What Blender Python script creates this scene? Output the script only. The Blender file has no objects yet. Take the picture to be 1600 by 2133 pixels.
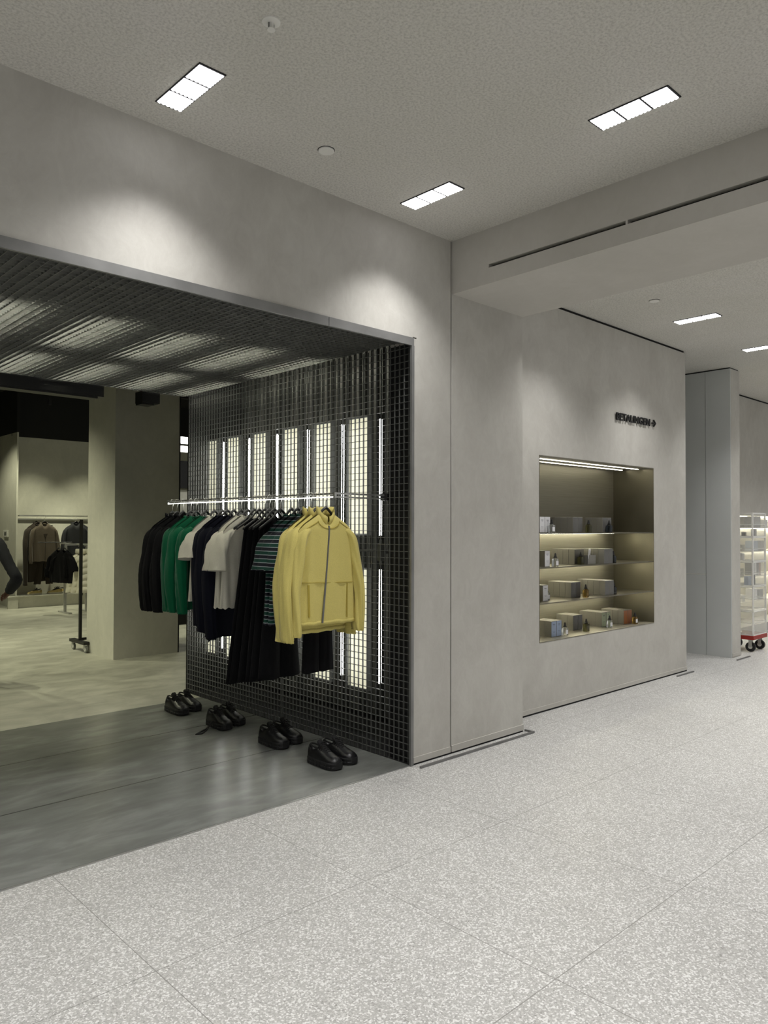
import bpy, bmesh, math, random
from mathutils import Vector, Matrix
PI = math.pi
C = bpy.context.scene.collection
sc = bpy.context.scene

# ------------------------------------------------------------------ camera
YAW, PITCH, ROLL, FPX = 0.75731543, 0.01984187, 0.00297546, 1571.42
CAM = Vector((-3.5232, -3.4565, 1.55))
fw = Vector((math.sin(YAW)*math.cos(PITCH), math.cos(YAW)*math.cos(PITCH), math.sin(PITCH)))
r0 = Vector((math.cos(YAW), -math.sin(YAW), 0)); u0 = r0.cross(fw)
rt = r0*math.cos(ROLL)+u0*math.sin(ROLL); up = -r0*math.sin(ROLL)+u0*math.cos(ROLL)
cd = bpy.data.cameras.new('camera'); cam = bpy.data.objects.new('camera', cd); C.objects.link(cam)
cd.sensor_fit = 'HORIZONTAL'; cd.sensor_width = 36; cd.lens = FPX/1600*36
cd.clip_start = 0.05; cd.clip_end = 100
cam.matrix_world = Matrix(((rt.x, up.x, -fw.x, CAM.x), (rt.y, up.y, -fw.y, CAM.y), (rt.z, up.z, -fw.z, CAM.z), (0, 0, 0, 1)))
sc.camera = cam

# ------------------------------------------------------------------ world, exposure, light levels
sc.view_settings.view_transform = 'Standard'; sc.view_settings.look = 'None'
sc.view_settings.exposure = 0.14; sc.view_settings.gamma = 1.0; sc.view_settings.use_curve_mapping = False
W = bpy.data.worlds.new('world'); sc.world = W; W.use_nodes = True
W.node_tree.nodes['Background'].inputs[0].default_value = (1.0, 1.0, 0.98, 1)
W.node_tree.nodes['Background'].inputs[1].default_value = 0.24
SPOT_W, SPOT_COL = 76.0, (1.0, 0.985, 0.975)
SHOP_W, SHOP_COL = 49.0, (1.0, 0.99, 0.71)
def lamp(name, kind, loc, watts, col, target=None, **kw):
    l = bpy.data.lights.new(name, kind); l.energy = watts; l.color = col
    for k, v in kw.items(): setattr(l, k, v)
    o = bpy.data.objects.new(name, l); C.objects.link(o); o.location = loc
    if target is not None:
        o.rotation_euler = (Vector(target)-Vector(loc)).to_track_quat('-Z', 'Y').to_euler()
    return o

# ------------------------------------------------------------------ materials
def srgb(r, g, b):
    f = lambda c: (c/255/12.92) if c/255 <= .04045 else ((c/255+.055)/1.055)**2.4
    return (f(r), f(g), f(b), 1)
class NT:
    def __init__(s, name):
        s.m = bpy.data.materials.new(name); s.m.use_nodes = True; s.t = s.m.node_tree
        s.b = s.t.nodes['Principled BSDF']
    def n(s, typ, **kw):
        nd = s.t.nodes.new(typ)
        for k, v in kw.items():
            if k.startswith('i_'):
                key = k[2:]; key = int(key) if key.isdigit() else key.replace('_', ' ')
                nd.inputs[key].default_value = v
            else: setattr(nd, k, v)
        return nd
    def l(s, a, b): s.t.links.new(a, b)
    def ramp(s, fac, stops):
        r = s.n('ShaderNodeValToRGB'); e = r.color_ramp.elements
        while len(e) < len(stops): e.new(.5)
        for k, (p, c) in enumerate(stops): e[k].position = p; e[k].color = c
        s.l(fac, r.inputs[0]); return r.outputs[0]
    def math(s, op, a, b=None, clamp=False):
        m = s.n('ShaderNodeMath', operation=op, use_clamp=clamp)
        for k, v in enumerate((a, b)):
            if v is None: continue
            if isinstance(v, (int, float)): m.inputs[k].default_value = v
            else: s.l(v, m.inputs[k])
        return m.outputs[0]
    def mix(s, fac, a, b, mode='MIX'):
        m = s.n('ShaderNodeMix', data_type='RGBA', blend_type=mode)
        for k, v in ((0, fac), (6, a), (7, b)):
            if isinstance(v, (int, float)): m.inputs[k].default_value = v
            elif isinstance(v, tuple): m.inputs[k].default_value = v
            else: s.l(v, m.inputs[k])
        return m.outputs[2]
    def bump(s, h, strength=.3, dist=.01):
        b = s.n('ShaderNodeBump'); b.inputs['Strength'].default_value = strength; b.inputs['Distance'].default_value = dist
        s.l(h, b.inputs['Height']); s.l(b.outputs[0], s.b.inputs['Normal'])
def flat(name, col, rough=.6, metal=0.0, noise=0.0, scale=20, bump=0.0, bscale=60, spec=.5, coat=0):
    N = NT(name); N.b.inputs['Roughness'].default_value = rough; N.b.inputs['Metallic'].default_value = metal
    N.b.inputs['Specular IOR Level'].default_value = spec
    N.b.inputs['Coat Weight'].default_value = coat
    tc = N.n('ShaderNodeTexCoord')
    nz = N.n('ShaderNodeTexNoise', i_Scale=float(scale), i_Detail=5.0); N.l(tc.outputs['Object'], nz.inputs['Vector'])
    d = noise
    lo = tuple(max(0, c*(1-d)) for c in col[:3])+(1,); hi = tuple(min(1, c*(1+d)) for c in col[:3])+(1,)
    N.l(N.ramp(nz.outputs[0], [(.3, lo), (.7, hi)]), N.b.inputs['Base Color'])
    if bump:
        n2 = N.n('ShaderNodeTexNoise', i_Scale=float(bscale), i_Detail=4.0); N.l(tc.outputs['Object'], n2.inputs['Vector'])
        N.bump(n2.outputs[0], bump, .01)
    return N.m
def emis(name, col, strength):
    N = NT(name); N.b.inputs['Base Color'].default_value = (.8, .8, .8, 1)
    N.b.inputs['Emission Color'].default_value = col; N.b.inputs['Emission Strength'].default_value = strength
    return N.m
def plaster(name, a, b, rough=.75):
    N = NT(name); N.b.inputs['Roughness'].default_value = rough; N.b.inputs['Specular IOR Level'].default_value = .35
    g = N.n('ShaderNodeNewGeometry')
    mp = N.n('ShaderNodeMapping'); mp.inputs['Scale'].default_value = (1, 1, .7); N.l(g.outputs['Position'], mp.inputs[0])
    n1 = N.n('ShaderNodeTexNoise', i_Scale=1.6, i_Detail=8.0, i_Roughness=.62, i_Distortion=.6); N.l(mp.outputs[0], n1.inputs['Vector'])
    n2 = N.n('ShaderNodeTexNoise', i_Scale=9.0, i_Detail=6.0, i_Roughness=.7, i_Distortion=1.2); N.l(mp.outputs[0], n2.inputs['Vector'])
    f = N.math('ADD', N.math('MULTIPLY', n1.outputs[0], .6), N.math('MULTIPLY', n2.outputs[0], .4))
    N.l(N.ramp(f, [(.36, a), (.64, b)]), N.b.inputs['Base Color'])
    N.l(N.math('ADD', N.math('MULTIPLY', n2.outputs[0], .35), rough-.22), N.b.inputs['Roughness'])
    n3 = N.n('ShaderNodeTexNoise', i_Scale=40.0, i_Detail=5.0); N.l(mp.outputs[0], n3.inputs['Vector'])
    N.bump(N.math('ADD', n3.outputs[0], n2.outputs[0]), .08, .01)
    return N.m
M = {}
M['plaster'] = plaster('plaster', srgb(181, 178, 171), srgb(199, 197, 190), .7)
M['plaster2'] = plaster('plaster_beam', srgb(184, 181, 173), srgb(194, 191, 184), .8)
M['shopwall'] = plaster('shop_plaster', srgb(192, 191, 180), srgb(208, 206, 194), .85)
M['dark'] = flat('matt_black', (.008, .008, .008, 1), .8)
M['blackmetal'] = flat('black_metal', (.012, .012, .012, 1), .45, .2)
M['steel'] = flat('grey_steel', (.22, .22, .215, 1), .42, .7, .12, 6, .05, 30)
M['frame_steel'] = flat('frame_steel', (.25, .25, .245, 1), .5, .5, .2, 4)
M['alu'] = flat('brushed_alu', (.55, .55, .54, 1), .35, .8, .08, 12)
M['chrome'] = flat('chrome', (.75, .75, .72, 1), .3, .9)
M['grating'] = flat('grating_steel', (.15, .155, .145, 1), .5, .25, .1, 8)
M['greypaint'] = flat('grey_paint', srgb(200, 203, 201), .55, 0, .02, 3)
M['lamp'] = emis('lamp_lens', (1, .985, 1, 1), 3.6)
M['lens_plate'] = emis('lens_plate', (.93, .92, 1, 1), .42)
M['tube'] = emis('lamp_tube', (1, 1, .97, 1), 12)
M['tube_up'] = emis('plenum_tube', (1, .97, .8, 1), 48)
M['boxlight'] = emis('light_panel_cream', (1, .97, .72, 1), .62)
M['lining'] = flat('dark_lining', (.05, .052, .047, 1), .6, .1)
M['boxlight'].node_tree.nodes['Principled BSDF'].inputs['Base Color'].default_value = (.3, .29, .22, 1)
M['led'] = emis('led_strip', (1, .94, .70, 1), 42)
M['led_bay'] = emis('bay_led', (1, .97, .86, 1), 15)
M['led_top'] = emis('niche_top_led', (1, .95, .76, 1), 9)
M['rail_led'] = emis('rail_led', (1, 1, .94, 1), 2.4)
M['led2'] = emis('linear_light', (1, 1, .92, 1), 5)
M['hollow'] = flat('recess_black', (.004, .004, .004, 1), .9)
# ceiling: sprayed mineral plaster, fine specks
N = NT('ceiling_spray'); N.b.inputs['Roughness'].default_value = .95; N.b.inputs['Specular IOR Level'].default_value = .1
g = N.n('ShaderNodeNewGeometry')
n1 = N.n('ShaderNodeTexNoise', i_Scale=85.0, i_Detail=3.0, i_Roughness=.6); N.l(g.outputs['Position'], n1.inputs['Vector'])
n2 = N.n('ShaderNodeTexNoise', i_Scale=1.3, i_Detail=4.0); N.l(g.outputs['Position'], n2.inputs['Vector'])
a = N.ramp(n1.outputs[0], [(.36, srgb(186, 184, 178)), (.5, srgb(212, 210, 203)), (.66, srgb(225, 223, 216))])
N.l(N.mix(.35, a, N.ramp(n2.outputs[0], [(.35, srgb(190, 188, 178)), (.65, srgb(204, 201, 196))])), N.b.inputs['Base Color'])
N.bump(n1.outputs[0], .45, .012); M['ceil'] = N.m
# terrazzo with joints every 0.98 m
N = NT('terrazzo'); N.b.inputs['Specular IOR Level'].default_value = .4
g = N.n('ShaderNodeNewGeometry'); sx = N.n('ShaderNodeSeparateXYZ'); N.l(g.outputs['Position'], sx.inputs[0])
v = N.n('ShaderNodeTexVoronoi', i_Scale=165.0); N.l(g.outputs['Position'], v.inputs['Vector'])
hv = N.n('ShaderNodeSeparateColor'); N.l(v.outputs['Color'], hv.inputs[0])
chip = N.ramp(hv.outputs[0], [(.0, srgb(112, 111, 108)), (.05, srgb(150, 149, 146)), (.4, srgb(168, 167, 164)), (.68, srgb(182, 181, 178)), (.86, srgb(236, 236, 234))])
v2 = N.n('ShaderNodeTexVoronoi', i_Scale=380.0); N.l(g.outputs['Position'], v2.inputs['Vector'])
h2 = N.n('ShaderNodeSeparateColor'); N.l(v2.outputs['Color'], h2.inputs[0])
fine = N.ramp(h2.outputs[1], [(0, srgb(150, 149, 145)), (.5, srgb(178, 177, 173)), (1, srgb(206, 205, 201))])
basec = N.mix(.42, chip, fine)
nz = N.n('ShaderNodeTexNoise', i_Scale=.9, i_Detail=4.0); N.l(g.outputs['Position'], nz.inputs['Vector'])
basec = N.mix(1.0, basec, N.ramp(nz.outputs[0], [(.3, (.9, .9, .9, 1)), (.7, (1, 1, 1, 1))]), 'MULTIPLY')
def joint(coord, off):
    k = N.math('DIVIDE', N.math('SUBTRACT', coord, off), .98)
    fr = N.math('ABSOLUTE', N.math('SUBTRACT', N.math('FRACT', N.math('ADD', k, .5)), .5))
    return N.math('LESS_THAN', fr, .0019)
j = N.math('MAXIMUM', joint(sx.outputs[0], -.31), joint(sx.outputs[1], 0.0))
N.l(N.mix(N.math('MULTIPLY', j, .75), basec, srgb(110, 109, 104)), N.b.inputs['Base Color'])
N.l(N.ramp(nz.outputs[0], [(.3, (.42, .42, .42, 1)), (.7, (.55, .55, .55, 1))]), N.b.inputs['Roughness'])
M['terrazzo'] = N.m
# dark cast slabs with joints along x
N = NT('dark_slab'); g = N.n('ShaderNodeNewGeometry'); sx = N.n('ShaderNodeSeparateXYZ'); N.l(g.outputs['Position'], sx.inputs[0])
mp = N.n('ShaderNodeMapping'); mp.inputs['Scale'].default_value = (.55, 1.5, 1); N.l(g.outputs['Position'], mp.inputs[0])
n1 = N.n('ShaderNodeTexNoise', i_Scale=1.8, i_Detail=7.0, i_Roughness=.6, i_Distortion=.8); N.l(mp.outputs[0], n1.inputs['Vector'])
n2 = N.n('ShaderNodeTexNoise', i_Scale=7.0, i_Detail=5.0, i_Distortion=.5); N.l(mp.outputs[0], n2.inputs['Vector'])
f = N.math('ADD', N.math('MULTIPLY', n1.outputs[0], .65), N.math('MULTIPLY', n2.outputs[0], .35))
bc = N.ramp(f, [(.36, srgb(99, 101, 97)), (.52, srgb(113, 115, 111)), (.66, srgb(132, 134, 130))])
k = N.math('DIVIDE', sx.outputs[1], .9)
fr = N.math('ABSOLUTE', N.math('SUBTRACT', N.math('FRACT', N.math('ADD', k, .5)), .5))
j = N.math('LESS_THAN', fr, .006)
N.l(N.mix(N.math('MULTIPLY', j, .75), bc, srgb(40, 41, 38)), N.b.inputs['Base Color'])
N.b.inputs['Roughness'].default_value = .27; M['slab'] = N.m
M['slab'] = N.m
# pale concrete of the shop floor
N = NT('pale_concrete'); g = N.n('ShaderNodeNewGeometry')
mp = N.n('ShaderNodeMapping'); mp.inputs['Scale'].default_value = (.9, 1.6, 1); mp.inputs['Rotation'].default_value = (0, 0, -.75); N.l(g.outputs['Position'], mp.inputs[0])
n1 = N.n('ShaderNodeTexNoise', i_Scale=2.6, i_Detail=8.0, i_Roughness=.62, i_Distortion=.5); N.l(mp.outputs[0], n1.inputs['Vector'])
N.l(N.ramp(n1.outputs[0], [(.33, srgb(142, 141, 130)), (.67, srgb(176, 175, 163))]), N.b.inputs['Base Color'])
N.b.inputs['Roughness'].default_value = .5; M['concrete'] = N.m
# brushed champagne metal of the niche
N = NT('niche_metal'); tc = N.n('ShaderNodeTexCoord'); mp = N.n('ShaderNodeMapping'); mp.inputs['Scale'].default_value = (1, 1, 160); N.l(tc.outputs['Object'], mp.inputs[0])
n1 = N.n('ShaderNodeTexNoise', i_Scale=3.0, i_Detail=3.0); N.l(mp.outputs[0], n1.inputs['Vector'])
N.l(N.ramp(n1.outputs[0], [(.3, (.24, .225, .175, 1)), (.7, (.31, .29, .23, 1))]), N.b.inputs['Base Color'])
N.b.inputs['Metallic'].default_value = .55; N.b.inputs['Roughness'].default_value = .4; N.b.inputs['Anisotropic'].default_value = .4
M['niche'] = N.m
M['niche_side'] = flat('niche_side_metal', (.21, .195, .15, 1), .4, .85, .1, 3)
# fabrics
def fabric(name, col, rough=.9, noise=.08, sheen=.15):
    N = NT(name); N.b.inputs['Roughness'].default_value = rough; N.b.inputs['Specular IOR Level'].default_value = .15
    N.b.inputs['Sheen Weight'].default_value = sheen
    tc = N.n('ShaderNodeTexCoord')
    w = N.n('ShaderNodeTexNoise', i_Scale=300.0, i_Detail=2.0); N.l(tc.outputs['Object'], w.inputs['Vector'])
    n = N.n('ShaderNodeTexNoise', i_Scale=9.0, i_Detail=4.0); N.l(tc.outputs['Object'], n.inputs['Vector'])
    lo = tuple(c*(1-noise) for c in col[:3])+(1,); hi = tuple(min(1, c*(1+noise)) for c in col[:3])+(1,)
    N.l(N.ramp(w.outputs[0], [(.3, lo), (.7, hi)]), N.b.inputs['Base Color'])
    N.bump(N.math('ADD', N.math('MULTIPLY', n.outputs[0], 1.0), N.math('MULTIPLY', w.outputs[0], .12)), .25, .02)
    return N.m
M['f_black'] = fabric('black_cotton', (.006, .006, .007, 1), .95, .1, 0.02)
M['f_navy'] = fabric('navy_knit', (.006, .007, .014, 1), .95, .1, .02)
M['f_green'] = fabric('green_cotton', srgb(0, 90, 59), .9)
M['f_white'] = fabric('white_cotton', srgb(214, 211, 198), .9)
M['f_yellow'] = fabric('yellow_jersey', srgb(214, 200, 118), .75)
M['f_yseam'] = fabric('yellow_stitching', srgb(176, 158, 70), .8)
M['f_brown'] = fabric('taupe_fleece', srgb(78, 70, 60), .9)
M['f_brown2'] = fabric('dark_brown_cloth', srgb(46, 40, 34), .9)
M['f_charcoal'] = fabric('charcoal_cloth', srgb(44, 45, 48), .9, .1, .02)
M['f_cream'] = fabric('cream_nylon', srgb(226, 222, 202), .6)
M['f_jeans'] = fabric('grey_denim', srgb(92, 94, 98), .9)
M['skin'] = flat('skin', srgb(96, 58, 42), .5, 0, .08, 30)
M['hair'] = flat('hair_black', (.01, .008, .007, 1), .6, 0, .2, 60)
M['leather'] = flat('black_leather', (.007, .007, .008, 1), .34, 0, .1, 40, .1, 120)
M['rubber'] = flat('black_rubber', (.010, .010, .011, 1), .5)
M['lace'] = flat('black_lace', (.006, .006, .006, 1), .9)
M['tan'] = flat('sand_suede', srgb(206, 184, 120), .8, 0, .12, 20)
M['offwhite'] = flat('off_white_rubber', srgb(225, 218, 195), .6)
M['hanger'] = flat('black_hanger', (.012, .012, .012, 1), .35)
M['whiteplastic'] = flat('white_plastic', srgb(225, 224, 218), .4)
M['screen'] = flat('grey_screen', srgb(110, 112, 108), .3)
# striped tee: white pinstripes between green and navy bands
N = NT('striped_cotton'); N.b.inputs['Roughness'].default_value = .9; tc = N.n('ShaderNodeTexCoord'); sx = N.n('ShaderNodeSeparateXYZ'); N.l(tc.outputs['Object'], sx.inputs[0])
fr = N.math('FRACT', N.math('DIVIDE', N.math('ADD', sx.outputs[2], 5.0), .05))
r = N.n('ShaderNodeValToRGB'); r.color_ramp.interpolation = 'CONSTANT'; e = r.color_ramp.elements
for p, c in ((.07, srgb(8, 60, 48)), (.5, srgb(166, 176, 178)), (.57, srgb(10, 13, 26))): q = e.new(p); q.color = c
e[0].position = 0; e[0].color = srgb(166, 176, 178); e[-1].position = 1.0; e[-1].color = srgb(10, 13, 26)
N.l(fr, r.inputs[0]); N.l(r.outputs[0], N.b.inputs['Base Color']); M['f_stripe'] = N.m
# acrylic and glass
def clear(name, tint, fac, rough=.05):
    N = NT(name); t = N.n('ShaderNodeBsdfTransparent'); t.inputs[0].default_value = tint
    N.b.inputs['Base Color'].default_value = (.9, .9, .88, 1); N.b.inputs['Roughness'].default_value = rough
    mx = N.n('ShaderNodeMixShader'); mx.inputs[0].default_value = fac
    N.l(t.outputs[0], mx.inputs[1]); N.l(N.b.outputs[0], mx.inputs[2]); N.l(mx.outputs[0], N.t.nodes['Material Output'].inputs[0])
    return N.m
M['acrylic'] = clear('clear_acrylic', (.97, .97, .96, 1), .2)
M['acrylic_edge'] = clear('acrylic_edge', (.95, .95, .93, 1), .8)
def glass(name, col):
    N = NT(name); N.b.inputs['Base Color'].default_value = col; N.b.inputs['Transmission Weight'].default_value = .9
    N.b.inputs['Roughness'].default_value = .05; N.b.inputs['IOR'].default_value = 1.4
    return N.m
M['g_clear'] = glass('clear_glass', (.85, .87, .85, 1)); M['g_olive'] = glass('olive_glass', (.16, .15, .06, 1))
M['g_amber'] = glass('amber_glass', (.42, .27, .07, 1)); M['g_black'] = glass('dark_glass', (.05, .06, .07, 1))
M['boxgrey'] = flat('silver_grey_card', srgb(124, 122, 115), .28, 0, .05, 6, .12, 14)
M['c_white'] = flat('white_card', srgb(218, 218, 220), .5); M['c_blue'] = flat('pale_blue_card', srgb(150, 165, 190), .4)
M['c_green'] = flat('pale_green_card', srgb(162, 172, 140), .4); M['c_orange'] = flat('russet_card', srgb(150, 92, 52), .4)
M['c_grey'] = flat('mid_grey_card', srgb(96, 95, 92), .25); M['c_black'] = flat('black_card', srgb(28, 28, 30), .3)
M['print'] = flat('print_grey', srgb(70, 72, 80), .6)
M['red'] = flat('red_board', srgb(150, 40, 34), .5)
M['cream'] = flat('cream_lacquer', srgb(232, 228, 212), .6)

# ------------------------------------------------------------------ mesh helpers
def link(name, me, mat, parent=None, smooth=False):
    o = bpy.data.objects.new(name, me); C.objects.link(o)
    if mat is not None: me.materials.append(mat)
    if parent is not None: o.parent = parent
    if smooth:
        for p in me.polygons: p.use_smooth = True
    return o
def obj(name, bm, mat, parent=None, smooth=False, auto=None):
    bm.normal_update(); me = bpy.data.meshes.new(name); bm.to_mesh(me); bm.free()
    o = link(name, me, mat, parent, smooth)
    if auto: me.set_sharp_from_angle(angle=auto)
    return o
def tag(o, label, cat, group=None, kind=None):
    if label: o['label'] = label
    if cat: o['category'] = cat
    if group: o['group'] = group
    if kind: o['kind'] = kind
    return o
def thing(name, label, cat, loc=(0, 0, 0), rz=0, group=None):
    o = bpy.data.objects.new(name, None); C.objects.link(o); o.location = loc; o.rotation_euler = (0, 0, rz); o.empty_display_size = .05
    return tag(o, label, cat, group)
def dup(root, loc, rz=None, label=None):
    r = root.copy(); C.objects.link(r); r.location = loc
    if rz is not None: r.rotation_euler = (0, 0, rz)
    if label: r['label'] = label
    for ch in list(root.children):
        c = ch.copy(); C.objects.link(c); c.parent = r
        for gch in list(ch.children):
            d = gch.copy(); C.objects.link(d); d.parent = c
    return r
def box(bm, x0, x1, y0, y1, z0, z1):
    v = [bm.verts.new(p) for p in ((x0, y0, z0), (x1, y0, z0), (x1, y1, z0), (x0, y1, z0), (x0, y0, z1), (x1, y0, z1), (x1, y1, z1), (x0, y1, z1))]
    for f in ((0, 3, 2, 1), (4, 5, 6, 7), (0, 1, 5, 4), (1, 2, 6, 5), (2, 3, 7, 6), (3, 0, 4, 7)): bm.faces.new([v[i] for i in f])
    return v
def boxes(*bs):
    bm = bmesh.new()
    for b in bs: box(bm, *b)
    return bm
def bevbox(x0, x1, y0, y1, z0, z1, r=.004, seg=2):
    bm = boxes((x0, x1, y0, y1, z0, z1)); bmesh.ops.bevel(bm, geom=bm.edges[:], offset=r, segments=seg, affect='EDGES', profile=.6); return bm
def struct(name, bm, mat): return tag(obj(name, bm, mat), None, None, kind='structure')
def loft(bm, rings, cap0=True, cap1=True, closed=True):
    vs = [[bm.verts.new(p) for p in r] for r in rings]; n = len(rings[0])
    for a, b in zip(vs, vs[1:]):
        for i in range(n if closed else n-1): bm.faces.new((a[i], a[(i+1) % n], b[(i+1) % n], b[i]))
    if cap0: bm.faces.new(vs[0][::-1])
    if cap1: bm.faces.new(vs[-1])
    return vs
def tube(bm, pts, r, n=10, cap=True):
    pts = [Vector(p) for p in pts]; rings = []; prev = None
    for i, p in enumerate(pts):
        d = (pts[min(i+1, len(pts)-1)]-pts[max(i-1, 0)]).normalized()
        ref = prev if prev is not None else (Vector((0, 0, 1)) if abs(d.z) < .9 else Vector((1, 0, 0)))
        a = d.cross(ref).normalized(); b = a.cross(d).normalized(); prev = b
        rr = r[i] if isinstance(r, (list, tuple)) else r
        rings.append([p+(a*math.cos(t)+b*math.sin(t))*rr for t in [2*PI*k/n for k in range(n)]])
    loft(bm, rings, cap, cap)
def lathe(bm, prof, n=20, ctr=(0, 0)):
    loft(bm, [[(ctr[0]+max(r, 1e-4)*math.cos(2*PI*k/n), ctr[1]+max(r, 1e-4)*math.sin(2*PI*k/n), z) for k in range(n)] for r, z in prof])
def cyl(p0, p1, r, n=16):
    bm = bmesh.new(); tube(bm, [p0, p1], r, n); return bm

# ================================================================== STRUCTURE
CZ = 3.53; CZ2 = 3.48
struct('floor', boxes((-9, 14, -10, 0, -.2, 0), (0, 1.2, 0, .02, -.2, 0), (1.2, 14, 0, 5, -.2, 0)), M['terrazzo'])
struct('floor_entrance', boxes((-7, 0.0, 0.012, 2.69, -.2, 0)), M['slab'])
struct('floor_shop', boxes((-7, 9, 2.69, 16, -.2, 0)), M['concrete'])
struct('trim_1', boxes((-7, -.0, 0, .012, -.2, .003)), M['alu'])
struct('trim_12', boxes((-7, -.0, .012, .017, -.1, .0015)), M['hollow'])
struct('ceiling', boxes((-9, .385, -10, .2, CZ, CZ+.2), (.385, 1.2, -10, .3, CZ, CZ+.2), (1.2, 14, -10, 5, CZ2, CZ2+.25)), M['ceil'])
# main wall over and beside the opening
struct('wall_entrance', boxes((-9, 0, 0, .25, 2.79, CZ), (0, .035, 0, .006, 0, 2.79), (0.0, .372, 0, .25, 2.8, CZ), (.035, .372, 0, .25, 0, 2.8), (-9, -5.6, 0, .25, 0, 2.79)), M['plaster'])
struct('trim_2', boxes((.372, .385, .012, .2, 0, CZ)), M['hollow'])          # shadow joint
# pilaster and beam
struct('wall_pilaster', boxes((.385, 1.2, 0, .3, 0, 3.163)), M['plaster'])
struct('trim_3', boxes((.385, 1.2, -.324, .25, 3.163, CZ), (.385, 1.2, -10, -.324, 3.163, 3.268), (.385, 1.2, -10, -.324, 3.292, CZ),
                       (.385, .44, -1.322, -1.310, 3.268, 3.292)), M['plaster2'])   # the beam
struct('trim_4', boxes((.43, 1.1, -10, -.324, 3.268, 3.292)), M['hollow'])      # dark back of the beam's air slot
# niche wall
NX0, NX1, NZ0, NZ1, NY, NYB = 1.778, 3.768, .588, 2.152, .25, .70
struct('wall_niche', boxes((1.2, NX0-.005, NY, .8, 0, 3.455), (NX1+.005, 4.5, NY, .8, 0, 3.455), (NX0-.005, NX1+.005, NY, .8, 0, NZ0-.008), (NX0-.005, NX1+.005, NY, .8, NZ1+.008, 3.455),
                           (NX0, NX1, NYB+.01, .8, NZ0-.01, NZ1+.01), (4.3, 4.5, .8, 4.5, 0, 3.455)), M['plaster'])
struct('trim_5', boxes((1.2, 4.49, .262, .8, 3.455, CZ2), (4.32, 4.49, .8, 4.5, 3.455, CZ2)), M['hollow'])
# grey painted pier with flush door panels
struct('wall_pier', boxes((5.70, 5.95, .245, 1.9, 0, 3.465)), M['plaster'])
struct('wall_pier_side', boxes((5.685, 5.70, .247, .545, 0, 3.465), (5.685, 5.70, .551, 1.9, 0, .98), (5.691, 5.70, .551, 1.9, .988, 3.465)), M['greypaint'])
struct('trim_6', boxes((5.69, 5.94, .255, 1.9, 3.465, CZ2)), M['hollow'])
struct('trim_7', boxes((5.682, 5.70, .551, 1.9, .978, .986)), M['whiteplastic'])
# far wall with the lit shelf bay, end of the corridor behind the pier
BX0, BX1 = 5.96, 11.0
struct('wall_far', boxes((5.95, 14, .9, 1.5, 1.74, 3.455), (5.95, 14, .9, 1.5, 0, .12), (5.95, 14, 1.28, 1.5, .12, 1.74), (11.0, 14, .9, 1.3, .12, 1.74), (5.95, BX0, .9, 1.3, .12, 1.74)), M['plaster'])
struct('trim_8', boxes((5.95, 14, .912, 1.5, 3.455, CZ2)), M['hollow'])
struct('wall_corridor', boxes((4.5, 6, 4.5, 4.7, 0, CZ2)), M['plaster'])
# skirting profiles
struct('baseboard_left', boxes((.012, .372, -.006, 0, .012, .05)), M['plaster2'])
struct('baseboard_pilaster', boxes((.385, 1.205, -.006, 0, .012, .055), (1.2, 1.205, 0, .25, .012, .055)), M['plaster2'])
struct('baseboard_niche', boxes((1.205, 4.505, NY-.005, NY, .014, .05)), M['plaster2'])
struct('baseboard_pier', boxes((5.70, 5.955, .24, .245, .012, .05)), M['plaster2'])
struct('trim_9', boxes((.0, 1.2, -.002, 0, 0, .012), (1.2, 4.5, NY-.003, NY, 0, .014)), M['hollow'])
# shop shell
struct('wall_shop_back', boxes((1.23, 9, 11.95, 12.2, 0, 3.28), (1.23, 9, 11.95, 12.2, 3.28, 4.2)), M['shopwall'])
struct('wall_shop_left', boxes((1.2, 1.23, 11.62, 15.8, 0, 3.32)), M['shopwall'])
struct('wall_shop_rear', boxes((-7, 1.2, 15.8, 16, 0, 4.2)), M['shopwall'])
struct('wall_shop_side', boxes((-7.2, -7, .25, 16, 0, 4.2)), M['shopwall'])
struct('wall_shop_inner', boxes((2.3, 5.0, 9.2, 9.4, 0, 2.75)), M['shopwall'])
struct('wall_shop_right', boxes((8.8, 9, 3.2, 12, 0, 4.2), (.62, 9, 3.0, 3.2, 0, 4.2)), M['shopwall'])
struct('trim_11', boxes((2.3, 5.0, 9.1, 9.2, 2.25, 2.75)), M['dark'])
struct('wall_column', boxes((.225, 1.04, 5.065, 5.84, 0, 4.2)), M['shopwall'])
struct('ceiling_shop', boxes((-7, 9, 3.0, 16, 4.2, 4.4)), M['dark'])
struct('ceiling_plenum', boxes((-7, .7, .25, 3.2, 3.45, 3.5)), M['dark'])
struct('trim_10', boxes((-7, .62, 3.0, 3.03, 2.80, 4.2), (1.2, 8.8, 11.9, 11.95, 3.27, 4.2), (1.19, 1.25, 11.6, 15.8, 3.32, 4.2)), M['dark'])   # black bulkheads
struct('wall_cavity', boxes((.62, .66, .25, 3.0, 0, 3.4), (0.03, .62, 2.955, 3.0, 0, 3.4), (.035, .62, .25, .256, 0, 3.45), (.028, .035, .006, .256, 0, 2.77), (.0, .62, .256, 2.95, -.02, .002), (.0, .030, .012, .256, -.02, .002)), M['dark'])

# ================================================================== steel framing of the opening and the gratings
t = tag(obj('lintel_strip', boxes((-5.6, -.72, -.012, .004, 2.738, 2.79), (-.716, .0, -.012, .004, 2.738, 2.79)), M['frame_steel']),
        'long grey steel edge strip along the top of the shop opening', 'metal strip')
tag(obj('jamb_strip', boxes((-.02, .004, -.012, .006, 0, 2.738)), M['frame_steel']), 'upright grey steel edge strip between the mesh wall and the plaster', 'metal strip')

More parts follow.
